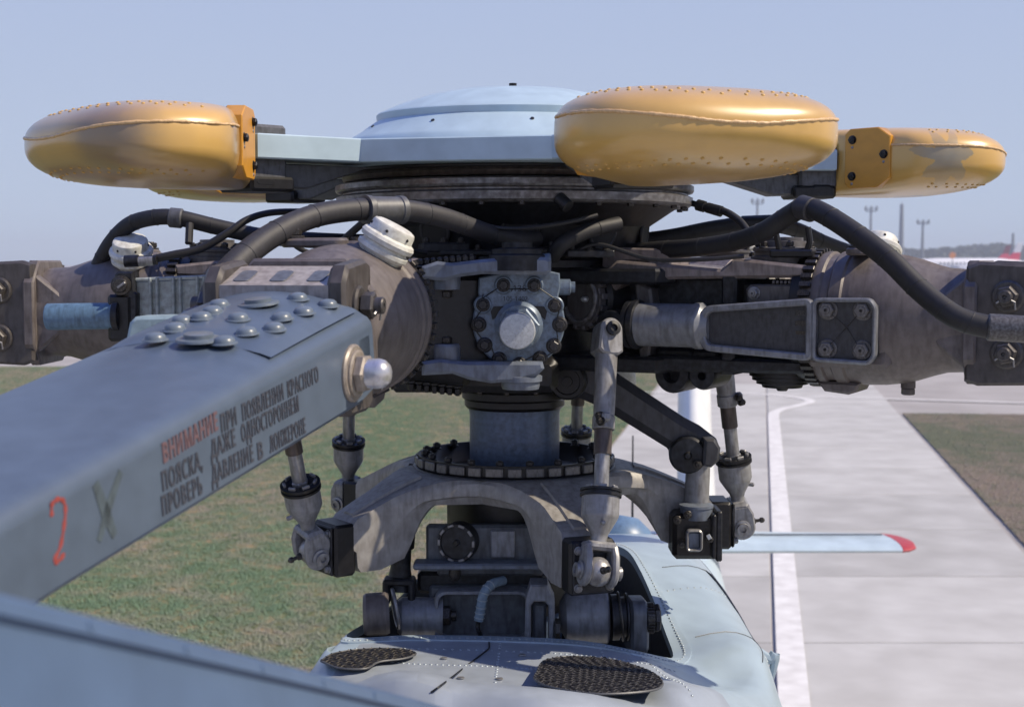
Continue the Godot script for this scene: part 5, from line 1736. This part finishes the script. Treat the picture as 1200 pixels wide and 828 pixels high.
func scissors() -> void:
	var t := thing("scissor_link", "dark jointed drive arm slanting down from the hub to the right swashplate arm", "drive link", P(815, 598, 3.15))
	var z := Basis(Vector3.RIGHT, Vector3.UP, Vector3.BACK)
	var d := 3.13
	var o: PackedVector2Array
	for q in [[652, 424], [676, 418], [712, 430], [803, 490], [822, 500], [840, 514], [844, 524], [838, 545], [826, 551], [806, 549], [793, 540], [782, 525], [706, 478], [668, 462], [652, 455]]:
		var p := P(q[0], q[1], d)
		o.append(Vector2(p.x, p.y))
	part(t, "upper_arm", G.new().prism(o, 3.2 - d - 0.055, 3.2 - d + 0.012, 0.02), M["scissor_paint"])
	part(t, "hub_boss", G.new().lathe([[0.042, -0.09], [0.042, 0.0], [0.038, 0.006], [0.03, 0.006], [0.028, 0.002], [0.012, 0.002], [0.011, 0.007], [0.0001, 0.007]], fy(P(665, 447, 3.08), Vector3(-0.15, 0, 1)), 32), M["black_grease"], 25.0)
	var elbow := part(t, "elbow_pin", G.new().lathe([[0.043, -0.08], [0.043, 0.0], [0.038, 0.008], [0.02, 0.01], [0.01, 0.012], [0.006, 0.02], [0.0001, 0.021]], fy(P(806, 533, 3.1), Vector3(-0.1, 0, 1)), 32), M["steel_dark"], 30.0)
	part(elbow, "elbow_bolt", G.new().add(hexbolt(0.008, 0.012), Transform3D(z, P(818, 544, 3.08))), M["bolt_metal"], 30.0)
	var ear: PackedVector2Array
	for q in [[826, 514], [838, 514], [845, 525], [843, 540], [834, 548], [824, 546]]:
		var p := P(q[0], q[1], 3.07)
		ear.append(Vector2(p.x, p.y))
	part(t, "fork_ear", G.new().prism(ear, 0.08, 0.13, 0.006), M["scissor_paint"])
	part(t, "lower_strut", G.new().lathe([[0.034, 0.0], [0.0285, 0.01], [0.028, 0.11], [0.033, 0.125], [0.036, 0.15]], fy(P(816, 601, 3.13), Vector3(0.03, 1, 0)), 32), M["rod_paint"], 25.0)
	# bearing housing the strut stands in, on the arm end
	var b := part(t, "bearing_housing", G.new().box(Vector3(0.112, 0.105, 0.1), 0.01, Transform3D(z, P(814, 624, 3.12))), M["housing_black"])
	part(b, "side_plate", G.new().box(Vector3(0.014, 0.115, 0.11), 0.003, Transform3D(z, P(839, 623, 3.11))).box(Vector3(0.01, 0.1, 0.115), 0.003, Transform3D(z, P(833, 623, 3.11))), M["steel_dark"])
	part(b, "strut_cap", G.new().lathe([[0.037, 0.0], [0.037, 0.024], [0.039, 0.026], [0.039, 0.032], [0.03, 0.034]], Transform3D(Basis(), P(816, 607, 3.1)), 28), M["grey_paint"], 25.0)
	part(b, "window_frame", G.new().add(frame_strip(rrect(0.038, 0.05, 0.01), 0.006), Transform3D(z, P(813, 632, 3.057))), M["rod_metal"])
	part(b, "window_plate", G.new().prism(rrect(0.026, 0.038, 0.006), 0.0, 0.006, 0.002, Transform3D(z, P(813, 633, 3.058))), M["grey_paint"])
	for q in [[794, 609], [799, 637], [806, 603], [832, 631]]:
		part(b, "housing_bolt", G.new().add(hexbolt(0.0075, 0.012), Transform3D(z, P(q[0], q[1], 3.062))), M["bolt_metal"], 30.0)
	part(b, "brass_tag", G.new().box(Vector3(0.009, 0.012, 0.004), 0.001, Transform3D(z * Basis(Vector3.BACK, 0.5), P(831, 629, 3.05))), M["hat_metal"])


func lower_mechanism() -> void:
	var z := Basis(Vector3.RIGHT, Vector3.UP, Vector3.BACK)
	var d := 2.97
	var t := thing("control_lever", "grey cross shaft and lever assembly lying in the deck opening", "control lever", P(600, 750, d))
	# left end
	part(t, "end_cap", G.new().lathe([[0.02, 0.0], [0.042, 0.002], [0.046, 0.008], [0.047, 0.05], [0.043, 0.058]], fy(P(425, 720, d - 0.02), Vector3(1, 0.03, -0.1)), 36), M["grip_paint"], 25.0)
	part(t, "spring_ring", G.new().torus(0.043, 0.0045, fy(P(463, 713, d), Vector3(1, 0.15, -0.2)), 36, 8), M["rod_metal"], 60.0)
	part(t, "left_shaft", G.new().lathe([[0.036, 0.0], [0.043, 0.01], [0.043, 0.085], [0.05, 0.1]], fy(P(466, 722, d + 0.02), Vector3(1, -0.02, -0.05)), 36), M["shaft_grey"], 25.0)
	# strut with a fork, hanging under the arch
	part(t, "strut", G.new().lathe([[0.034, 0.0], [0.026, 0.03], [0.0225, 0.05], [0.022, 0.09], [0.028, 0.095], [0.03, 0.16]], fy(P(468, 690, 3.02), Vector3(0.06, 1, 0)), 28), M["steel_dark"], 25.0)
	var fork := G.new()
	for s in [-1.0, 1.0]:
		fork.box(Vector3(0.016, 0.055, 0.05), 0.005, Transform3D(z, P(468, 692, 3.0) + Vector3(s * 0.028, 0, 0)))
	part(t, "strut_fork", fork.box(Vector3(0.07, 0.014, 0.05), 0.004, Transform3D(z, P(468, 680, 3.0))), M["steel_dark"])
	# boxed lever with a framed recess
	part(t, "lever_back", G.new().box(Vector3(0.24, 0.13, 0.03), 0.006, Transform3D(z, P(566, 718, 3.02))), M["pocket_grey"])
	part(t, "lever_rim", G.new().add(frame_strip(rrect(0.215, 0.122, 0.028), 0.012), Transform3D(z.scaled(Vector3(1, 1, 2.4)), P(566, 718, 3.0))), M["shaft_grey"])
	part(t, "lever_nut", G.new().prism(ngon(0.022), 0.0, 0.02, 0.003, fz(P(518, 721, 2.98), Vector3.RIGHT)).lathe([[0.012, 0.02], [0.012, 0.032]], fy(P(518, 721, 2.98), Vector3.RIGHT), 16), M["bolt_metal"], 25.0)
	part(t, "upper_shelf", G.new().box(Vector3(0.29, 0.05, 0.08), 0.008, Transform3D(z, P(565, 678, 3.06))), M["steel_dark"])
	part(t, "upper_shelf", G.new().box(Vector3(0.24, 0.02, 0.05), 0.006, Transform3D(z, P(575, 667, 3.04))), M["pocket_grey"])
	# middle clevis
	var o: PackedVector2Array
	for q in [[622, 684], [642, 684], [650, 702], [650, 754], [643, 754], [643, 709], [638, 704], [626, 704], [622, 709], [622, 754], [615, 754], [616, 702]]:
		var p := P(q[0], q[1], 2.9)
		o.append(Vector2(p.x, p.y))
	part(t, "clevis", G.new().prism(o, 0.24, 0.31, 0.004), M["shaft_grey"])
	part(t, "clevis_link", G.new().box(Vector3(0.03, 0.11, 0.05), 0.006, Transform3D(z, P(632, 732, 2.94))), M["pocket_grey"])
	part(t, "clevis_bolt", G.new().prism(ngon(0.026, 8), 0.0, 0.012, 0.002, fz(P(650, 738, 2.9), Vector3.RIGHT)), M["bolt_metal"])
	# right drum, collars and gear nut
	part(t, "right_drum", G.new().lathe([[0.03, 0.0], [0.05, 0.012], [0.058, 0.03], [0.062, 0.1], [0.06, 0.104], [0.05, 0.106]], fy(P(656, 722, 2.95), Vector3(1, 0.02, -0.04)), 44), M["shaft_grey"], 25.0)
	part(t, "drum_collar", G.new().lathe([[0.05, 0.0], [0.05, 0.016], [0.044, 0.017], [0.044, 0.03], [0.052, 0.032], [0.052, 0.036]], fy(P(716, 723, 2.93), Vector3(1, 0.02, -0.04)), 40), M["steel_dark"], 25.0)
	part(t, "collar_wire", G.new().torus(0.052, 0.003, fy(P(727, 722, 2.93), Vector3(1, 0.1, 0)), 36, 6), M["bolt_metal"], 60.0)
	part(t, "bearing_block", G.new().prism(rrect(0.1, 0.12, 0.03), 0.0, 0.04, 0.006, fz(P(735, 732, 2.94), Vector3(1, 0, -0.1))), M["pocket_grey"])
	var gx := fz(P(757, 724, 2.92), Vector3(1, 0, -0.06))
	part(t, "gear_nut", G.new().prism(gear(0.034, 0.03, 26, 0.5), 0.0, 0.016, 0.001, gx).prism(ngon(0.031, 8), 0.016, 0.03, 0.003, gx), M["bolt_metal"], 20.0)
	# wrapped cable bundle hanging over the recess
	var cb := thing("cable_bundle", "blue grey wrapped cable hanging over the boxed lever into the deck seam", "cable", P(563, 748, 2.9))
	var pts := spl([P(590, 680, 2.97), P(577, 684, 2.94), P(567, 695, 2.92), P(563, 715, 2.92), P(561, 727, 2.92)], 5)
	part(cb, "wrapping", G.new().tube(pts, 0.0105, 12), M["cable_blue"], 40.0)
	part(cb, "cable_end", G.new().tube(spl([P(561, 725, 2.92), P(560, 735, 2.92), P(563, 744, 2.9), P(566, 752, 2.87)], 4), 0.005, 8), M["black_grease"])
	for k in 8:
		var i := 6 + k * 2
		if i < pts.size() - 1:
			part(cb, "wrap_turn", G.new().torus(0.0108, 0.0013, fy(pts[i], pts[i + 1] - pts[i]), 16, 6), M["panel_grey"], 60.0)


# ---------------------------------------------------------------- hoses
func hose(called: String, label: String, pts: Array, r: Array, m: Material, sub := 7) -> Node3D:
	var path := []
	for p in pts:
		path.append(P(p[0], p[1], p[2]))
	var fine := spl(path, sub)
	var rad := []
	for i in fine.size():
		var f := float(i) / (fine.size() - 1) * (r.size() - 1)
		var k := mini(int(f), r.size() - 2)
		rad.append(lerpf(r[k], r[k + 1], f - k))
	var t := thing(called, label, "hose", fine[0], "black hoses arching over the rotor hub")
	part(t, "rubber_tube", G.new().tube(fine, rad, 16), m, 60.0)
	if rad[0] > 0.014:  # turns of the wrapping tape
		for i in range(4, fine.size() - 4, 6):
			var dirn: Vector3 = (fine[i + 1] - fine[i - 1]).normalized()
			part(t, "tape_turn", G.new().torus(rad[i], 0.0011, fy(fine[i], dirn + Vector3(0.1, 0.12, 0.1)), 24, 6), m, 60.0)
	return t


func clamp_on(t: Node3D, a: Array, b: Array, r: float, m: Material, lips := true) -> void:
	var p := P(a[0], a[1], a[2])
	var q := P(b[0], b[1], b[2])
	var l := (q - p).length()
	var prof := [[r * 0.9, 0.0], [r * 1.14, 0.001], [r * 1.14, 0.012], [r * 1.06, 0.014], [r * 1.06, l - 0.014], [r * 1.14, l - 0.012], [r * 1.14, l - 0.001], [r * 0.9, l]] if lips else [[r * 0.95, 0.0], [r * 1.1, 0.003], [r * 1.1, l - 0.003], [r * 0.95, l]]
	part(t, "hose_clamp", G.new().lathe(prof, fy(p, q - p), 32), m, 25.0)


func hoses() -> void:
	var a := hose("hose", "thick tape wrapped hose arching over the front left grip to the hub", [[243, 372, 2.18], [252, 340, 2.22], [278, 307, 2.28], [318, 276, 2.36], [368, 253, 2.44], [425, 245, 2.52], [474, 246, 2.58], [520, 255, 2.65], [565, 271, 2.74], [600, 280, 2.82], [628, 280, 2.9]], [0.0225, 0.0225, 0.0215, 0.0205, 0.02, 0.019, 0.018], M["hose_grey"])
	clamp_on(a, [427, 245.5, 2.522], [472, 246, 2.578], 0.0235, M["clamp_grey"])
	var b := hose("hose", "black hose bending down at the far left above the small white cap", [[112, 318, 3.16], [128, 287, 3.14], [150, 264, 3.12], [178, 255, 3.1], [208, 255, 3.1], [255, 266, 3.12], [310, 277, 3.14], [380, 282, 3.16], [450, 284, 3.2], [520, 285, 3.1]], [0.018, 0.0185, 0.0185, 0.019], M["hose_rubber"])
	clamp_on(b, [198, 254.5, 3.1], [214, 256, 3.1], 0.0205, M["clamp_grey"], false)
	part(b, "clip_strap", G.new().tube([P(222, 262, 3.09), P(221, 285, 3.07)], 0.009, 8), M["hose_rubber"])
	var c := hose("hose", "thin black line with a grey end fitting beside the small white cap", [[177, 304, 2.98], [200, 299, 2.98], [235, 291, 2.99], [268, 272, 3.0], [290, 257, 3.02], [318, 249, 3.05], [360, 248, 3.1], [420, 249, 3.15]], [0.009, 0.009, 0.0075, 0.0075], M["hose_rubber"])
	part(c, "fitting", G.new().lathe([[0.013, 0.0], [0.013, 0.03], [0.0105, 0.031], [0.0105, 0.07]], fy(P(146, 306, 2.97), Vector3(1, 0.04, 0)), 20), M["steel_dark"], 25.0)
	part(c, "fitting_sleeve", G.new().lathe([[0.0112, 0.0], [0.0112, 0.038]], fy(P(159, 306, 2.97), Vector3(1, 0.04, 0)), 20), M["rod_metal"])
	var c2 := hose("hose", "short thin black line slanting up behind the thick hose clamp", [[388, 300, 3.1], [402, 282, 3.06], [424, 262, 3.02], [445, 246, 3.0]], [0.0085, 0.0085], M["hose_rubber"])
	var d := hose("hose", "black hose sweeping down over the right grip from a raised elbow", [[1182, 385, 2.42], [1150, 381, 2.43], [1118, 370, 2.45], [1080, 341, 2.5], [1040, 302, 2.56], [1000, 272, 2.62], [965, 250, 2.68], [944, 243, 2.72], [925, 252, 2.76], [895, 271, 2.8], [860, 283, 2.86], [815, 290, 2.92], [770, 293, 3.0], [735, 296, 3.06]], [0.021, 0.021, 0.021, 0.0205, 0.02, 0.0195, 0.0195], M["hose_rubber"])
	clamp_on(d, [1157, 383, 2.425], [1206, 386, 2.41], 0.022, M["clamp_worn"], false)
	clamp_on(d, [953, 246.5, 2.7], [938, 242, 2.73], 0.022, M["hose_grey"], false)
	var e := hose("hose", "black hose behind the right link reaching out from under the flange", [[742, 284, 3.3], [790, 277, 3.3], [840, 267, 3.3], [890, 262, 3.3], [930, 268, 3.35], [965, 284, 3.4], [1000, 297, 3.45]], [0.02, 0.019, 0.019], M["hose_rubber"])
	clamp_on(e, [869, 263.5, 3.3], [906, 262, 3.31], 0.02, M["hose_grey"], false)
	var f := hose("hose", "thin bent line with hexagonal fittings leaving the flange rim on the right", [[845, 246, 3.08], [856, 251, 3.06], [868, 260, 3.04], [878, 273, 3.0], [884, 280, 2.98]], [0.0085, 0.0085], M["hose_rubber"])
	var fx := P(811, 238, 3.12)
	var dir := P(850, 249, 3.07) - fx
	part(f, "union", G.new().lathe([[0.007, 0.0], [0.007, 0.014], [0.013, 0.015], [0.013, 0.034], [0.009, 0.035], [0.009, 0.04], [0.012, 0.041], [0.0125, 0.078]], fy(fx, dir), 16), M["steel_dark"], 25.0)
	var g := hose("hose", "short black hose stub hanging under the cone between the rim openings", [[648, 300, 2.85], [660, 285, 2.82], [690, 270, 2.84], [725, 262, 2.88]], [0.016, 0.016], M["hose_rubber"])
	part(g, "stub_end", G.new().lathe([[0.014, 0.0], [0.014, 0.03], [0.01, 0.032]], fy(P(655, 232, 2.8), Vector3(0.6, -0.6, 0.5)), 16), M["steel_dark"])
	clamp_on(e, [736, 286, 3.3], [756, 281, 3.3], 0.021, M["clamp_grey"], false)
	# thin wiring along the hub and over the right link
	hose("cable", "thin sagging black cable along the underside of the flange cone", [[505, 262, 2.82], [545, 262, 2.78], [600, 268, 2.75], [655, 262, 2.77], [700, 252, 2.8]], [0.0045, 0.0045], M["hose_rubber"])
	hose("cable", "thin black cable running on the top beam of the right link", [[668, 300, 2.86], [700, 286, 2.86], [760, 303, 2.82], [820, 304, 2.78], [872, 300, 2.76]], [0.0045, 0.0045], M["hose_rubber"])
	hose("cable", "thin black cable hanging left of the thick hose above the grip", [[330, 268, 2.6], [352, 292, 2.66], [392, 299, 2.74], [440, 288, 2.8], [500, 296, 2.85]], [0.005, 0.005], M["hose_rubber"])
	# small hooks and plates on top of the right link
	var h := thing("cable_guide", "pair of thin black guide horns standing over the right link", "guide", P(940, 290, 2.86))
	for q in [[[914, 296], [912, 284], [909, 270]], [[944, 296], [949, 284], [947, 266]]]:
		part(h, "guide_horn", G.new().tube(spl([P(q[0][0], q[0][1], 2.84), P(q[1][0], q[1][1], 2.84), P(q[2][0], q[2][1], 2.84)], 4), 0.0065, 8), M["black_grease"])
	part(h, "guide_base", G.new().box(Vector3(0.09, 0.016, 0.05), 0.003, Transform3D(Basis(Vector3.UP, -0.4), P(930, 297, 2.84))), M["black_grease"])


# ---------------------------------------------------------------- foreground blade
func front_blade() -> void:
	var t0 := P(425, 372, 2.0)
	var t1 := P(0, 600, 1.174)
	var e := (t1 - t0).normalized()            # towards the tip
	var side := Vector3(e.z, 0, -e.x).normalized()
	if side.x < 0.0: side = -side                # out of the lettered face
	var up := side.cross(e)
	if up.y < 0.0: up = -up
	var t := thing("main_rotor_blade", "dull blue grey rotor blade in the foreground with stencilled lettering on its side", "rotor blade", t0)
	var w := 0.285
	var rings := []
	var n := 44
	for i in n + 1:
		var s := -0.035 + 2.25 * i / n
		var h := lerpf(0.127, 0.104, clampf(s / 0.8, 0.0, 1.0))
		if i == 0: h -= 0.008
		var c := t0 + e * s
		var ring := PackedVector3Array()
		var k := blade_crown(s)
		# rounded box section, going round from the top edge of the lettered face
		for q in [[0.0, -0.022], [0.0, -h + 0.008], [-0.008, -h], [-w * 0.5, -h - 0.004], [-w + 0.02, -h + 0.01], [-w, -h * 0.55], [-w + 0.006, -0.012], [-w + 0.018, k * 0.2], [-w * 0.8, k * 0.64], [-w * 0.65, k * 0.91], [-w * 0.5, k], [-w * 0.35, k * 0.91], [-w * 0.2, k * 0.64], [-0.024, k * 0.14], [-0.015, -0.0015], [-0.007, -0.006], [-0.0018, -0.013]]:
			ring.append(c + side * q[0] + up * q[1])
		rings.append(ring)
	var spar := part(t, "spar", G.new().loft(rings), M["blade_paint"], 40.0)
	# doubler plate on top with domed bolts
	var cr := func(s: float, c: float) -> Vector3:
		return t0 + e * s - side * c + up * (blade_crown(s) * (1.0 - pow((c - w / 2) / (w / 2), 2.0)))
	var hit := func(px: float, py: float) -> Vector2:
		var o2 := t0
		var sc := Vector2.ZERO
		for k in 12:
			var p := on_plane(px, py, o2, up) - t0
			sc = Vector2(p.dot(e), clampf(-p.dot(side), 0.005, w - 0.005))
			o2 = t0 + up * (blade_crown(sc.x) * (1.0 - pow((sc.y - w / 2) / (w / 2), 2.0)))
		return sc
	var rows2 := []
	for i in 13:
		var s := -0.02 + 0.3 * i / 12.0
		var thick := 0.0055 if i > 0 and i < 12 else 0.0
		var ring := PackedVector3Array()
		for k in 17:
			var c := 0.016 + (w - 0.045) * k / 16.0
			ring.append(cr.call(s, c) + up * (thick if k > 0 and k < 16 else -0.001))
		rows2.append(ring)
	var plate := part(t, "doubler_plate", G.new().loft(rows2, false, false), M["blade_paint"], 30.0)
	for q in [[257, 363], [249, 371], [279, 379], [213, 382], [205, 391], [182, 403], [289, 396], [321, 390], [330, 378], [356, 371], [263, 407], [233, 403], [349, 355], [303, 361], [236, 378], [384, 362]]:
		var sc: Vector2 = hit.call(q[0], q[1])
		var p: Vector3 = cr.call(sc.x, sc.y) + up * 0.005
		var big: bool = q[0] in [303, 233]
		part(plate, "domed_bolt", G.new().lathe([[0.0175, 0.0], [0.017, 0.0014], [0.0142, 0.0022], [0.0132, 0.0062], [0.0102, 0.009], [0.005, 0.0104], [0.0001, 0.0107]] if not big else [[0.03, 0.0], [0.029, 0.003], [0.019, 0.004], [0.019, 0.009], [0.012, 0.01], [0.0001, 0.01]], fy(p, up + Vector3(rng.randf_range(-0.05, 0.05), 0, rng.randf_range(-0.05, 0.05))), 20), M["blade_bolt"], 40.0)
	# pale end fairing on the far edge, root clamp with its bright capped nut
	var fo := []
	for q in [[146, 404], [151, 378], [158, 371], [200, 370], [246, 369], [240, 410]]:
		fo.append(P(q[0], q[1], 2.12))
	var fp: PackedVector2Array
	for p in fo:
		fp.append(Vector2(p.x, p.y))
	part(t, "trailing_fairing", G.new().prism(fp, 3.2 - 2.2, 3.2 - 2.12, 0.005), M["fairing_pale"])
	var root := part(t, "root_block", G.new().prism(poly([-0.3, -0.128, -0.29, -0.135, -0.03, -0.135, 0.0, -0.11, 0.0, -0.03, -0.03, 0.0, -0.28, 0.012, -0.3, -0.01]), -0.09, -0.03, 0.01, Transform3D(Basis(side, up, e), t0 + e * 0.06)), M["blade_paint"])
	var nb := on_plane(413, 437, t0, side) + side * 0.001
	var nx := fy(nb, side)
	var nut := part(t, "root_nut", G.new().lathe([[0.042, -0.01], [0.042, 0.002], [0.039, 0.005], [0.031, 0.005]], nx, 36).lathe([[0.034, 0.005], [0.034, 0.008], [0.031, 0.01]], nx, 32).prism(ngon(0.0285), 0.008, 0.024, 0.003, nx * Transform3D(Basis(Vector3.RIGHT, Vector3.FORWARD, Vector3.UP), Vector3.ZERO)), M["nut_beige"], 25.0)
	part(nut, "nut_dome", G.new().lathe([[0.0215, 0.024], [0.022, 0.04], [0.02, 0.048], [0.014, 0.0545], [0.006, 0.057], [0.0001, 0.0575]], nx, 28), M["bright_dome"], 60.0)
	# lettering, stencilled on the side face: word, start pixel, end pixel, letter height, colour
	var rows := [
		["ВНИМАНИЕ", [191, 543], [255, 503], 0.0222, "red_letter"], ["ПРИ", [259, 507], [277, 497], 0.022, "black_letter"], ["ПОЯВЛЕНИИ", [284, 494], [332, 468], 0.0215, "black_letter"], ["КРАСНОГО", [337, 466], [373, 447], 0.0215, "black_letter"],
		["ПОЯСКА,", [190, 575], [237, 548], 0.022, "black_letter"], ["ДАЖЕ", [247, 540], [276, 524], 0.022, "black_letter"], ["ОДНОСТОРОННЕМ", [283, 520], [350, 483], 0.0215, "black_letter"],
		["ПРОВЕРЬ", [190, 605], [237, 578], 0.022, "black_letter"], ["ДАВЛЕНИЕ", [248, 570], [297, 542], 0.022, "black_letter"], ["В", [302, 539], [308, 536], 0.0215, "black_letter"], ["ЛОНЖЕРОНЕ", [316, 531], [358, 507], 0.0215, "black_letter"]]
	var font := SystemFont.new()
	font.font_names = PackedStringArray(["Droid Sans"])
	font.font_weight = 700
	for r in rows:
		var a := on_plane(r[1][0], r[1][1], t0, side)
		var b := on_plane(r[2][0], r[2][1], t0, side)
		var tm := TextMesh.new()
		tm.text = r[0]
		tm.font = font
		tm.font_size = 64
		tm.pixel_size = 0.01
		tm.depth = 0.02
		tm.horizontal_alignment = HORIZONTAL_ALIGNMENT_LEFT
		tm.vertical_alignment = VERTICAL_ALIGNMENT_BOTTOM
		var bb := tm.get_aabb()
		var x := (b - a).normalized()
		var sx := (b - a).length() / bb.size.x
		var sy: float = r[3] / (0.714 * 0.64)
		if "Д" in r[0] or "," in r[0]:
			pass
		var y := up
		var off := a + side * 0.0006
		var base := Basis(x * sx, y * sy, side * 0.04)
		var mi := put(spar, "lettering", tm, M[r[4]], Transform3D(base, off - x * bb.position.x * sx - y * sy * (bb.position.y if not ("Д" in r[0] or "," in r[0]) else bb.position.y + 0.1)))
	# hand painted number and dark brush marks
	var num := []
	for q in [[60, 605], [60, 592], [66, 585], [73, 586], [76, 597], [74, 618], [70, 640], [63, 657], [68, 657], [75, 648]]:
		num.append(on_plane(q[0], q[1], t0, side))
	part(spar, "painted_number", brush(spl(num, 4), side, 0.003), M["red_mark"])
	var marks := G.new()
	marks.add(brush([on_plane(111, 566, t0, side), on_plane(123, 600, t0, side), on_plane(134, 628, t0, side)], side, 0.008))
	marks.add(brush([on_plane(141, 552, t0, side), on_plane(127, 592, t0, side), on_plane(115, 634, t0, side)], side, 0.0065))
	part(spar, "smudge", marks, M["smudge"])
	part(spar, "scuff", G.new().prism(rrect(0.1, 0.02, 0.009), 0.0, 0.0006, 0.0, Transform3D(Basis(e, side, up), on_plane(62, 450, t0 + up * 0.0034, up))), M["smudge_brown"])


func blade_crown(s: float) -> float:  # how far the top bulges at its middle
	return lerpf(0.034, 0.004, smoothstep(0.05, 0.6, s))


func brush(pts: Array, n: Vector3, w: float) -> G:  # a flat painted stroke lying on a face
	var rings := []
	for i in pts.size():
		var d: Vector3 = (pts[mini(i + 1, pts.size() - 1)] - pts[maxi(i - 1, 0)]).normalized()
		var s := d.cross(n).normalized() * w * (0.7 + 0.3 * sin(i * 1.7))
		rings.append(PackedVector3Array([pts[i] - s, pts[i] - s + n * 0.0006, pts[i] + s + n * 0.0006, pts[i] + s]))
	return G.new().loft(rings)


func near_panel() -> void:
	# open cowling panel close to the camera
	var a := P(-60, 678, 0.6)
	var b := P(425, 803, 1.05)
	var x := (b - a).normalized()
	var down := Vector3(0.05, -0.55, 0.45).normalized()
	var nrm := x.cross(down).normalized()
	if nrm.y < 0: nrm = -nrm
	var l := (b - a).length()
	var t := thing("cowling_panel", "blue grey riveted panel edge very close at the lower left corner", "panel", a.lerp(b, 0.5) + down * 0.3)
	var g := G.new()
	var rings := []
	for i in 9:
		var c := a.lerp(b + x * 0.25, i / 8.0) + Vector3(0, -0.0012 * pow((i - 4) / 4.0, 2.0), 0)
		var ring := PackedVector3Array()
		for q in [[0.0, 0.0], [0.003, 0.002], [0.011, 0.003], [0.0135, -0.002], [0.4, 0.012], [0.7, -0.02], [0.7, -0.035], [0.4, -0.004], [0.012, -0.012], [0.002, -0.006]]:
			ring.append(c + down * q[0] + nrm * q[1])
		rings.append(ring)
	part(t, "panel_skin", g.loft(rings), M["near_blue"], 25.0)
	for k in 5:
		var p := a.lerp(b, (k + 1.1) / 4.9) + down * 0.007 + nrm * 0.0025
		part(t, "panel_screw", G.new().lathe([[0.0032, 0.0], [0.003, 0.0008], [0.0001, 0.001]], fy(p, nrm), 12), M["near_blue"])
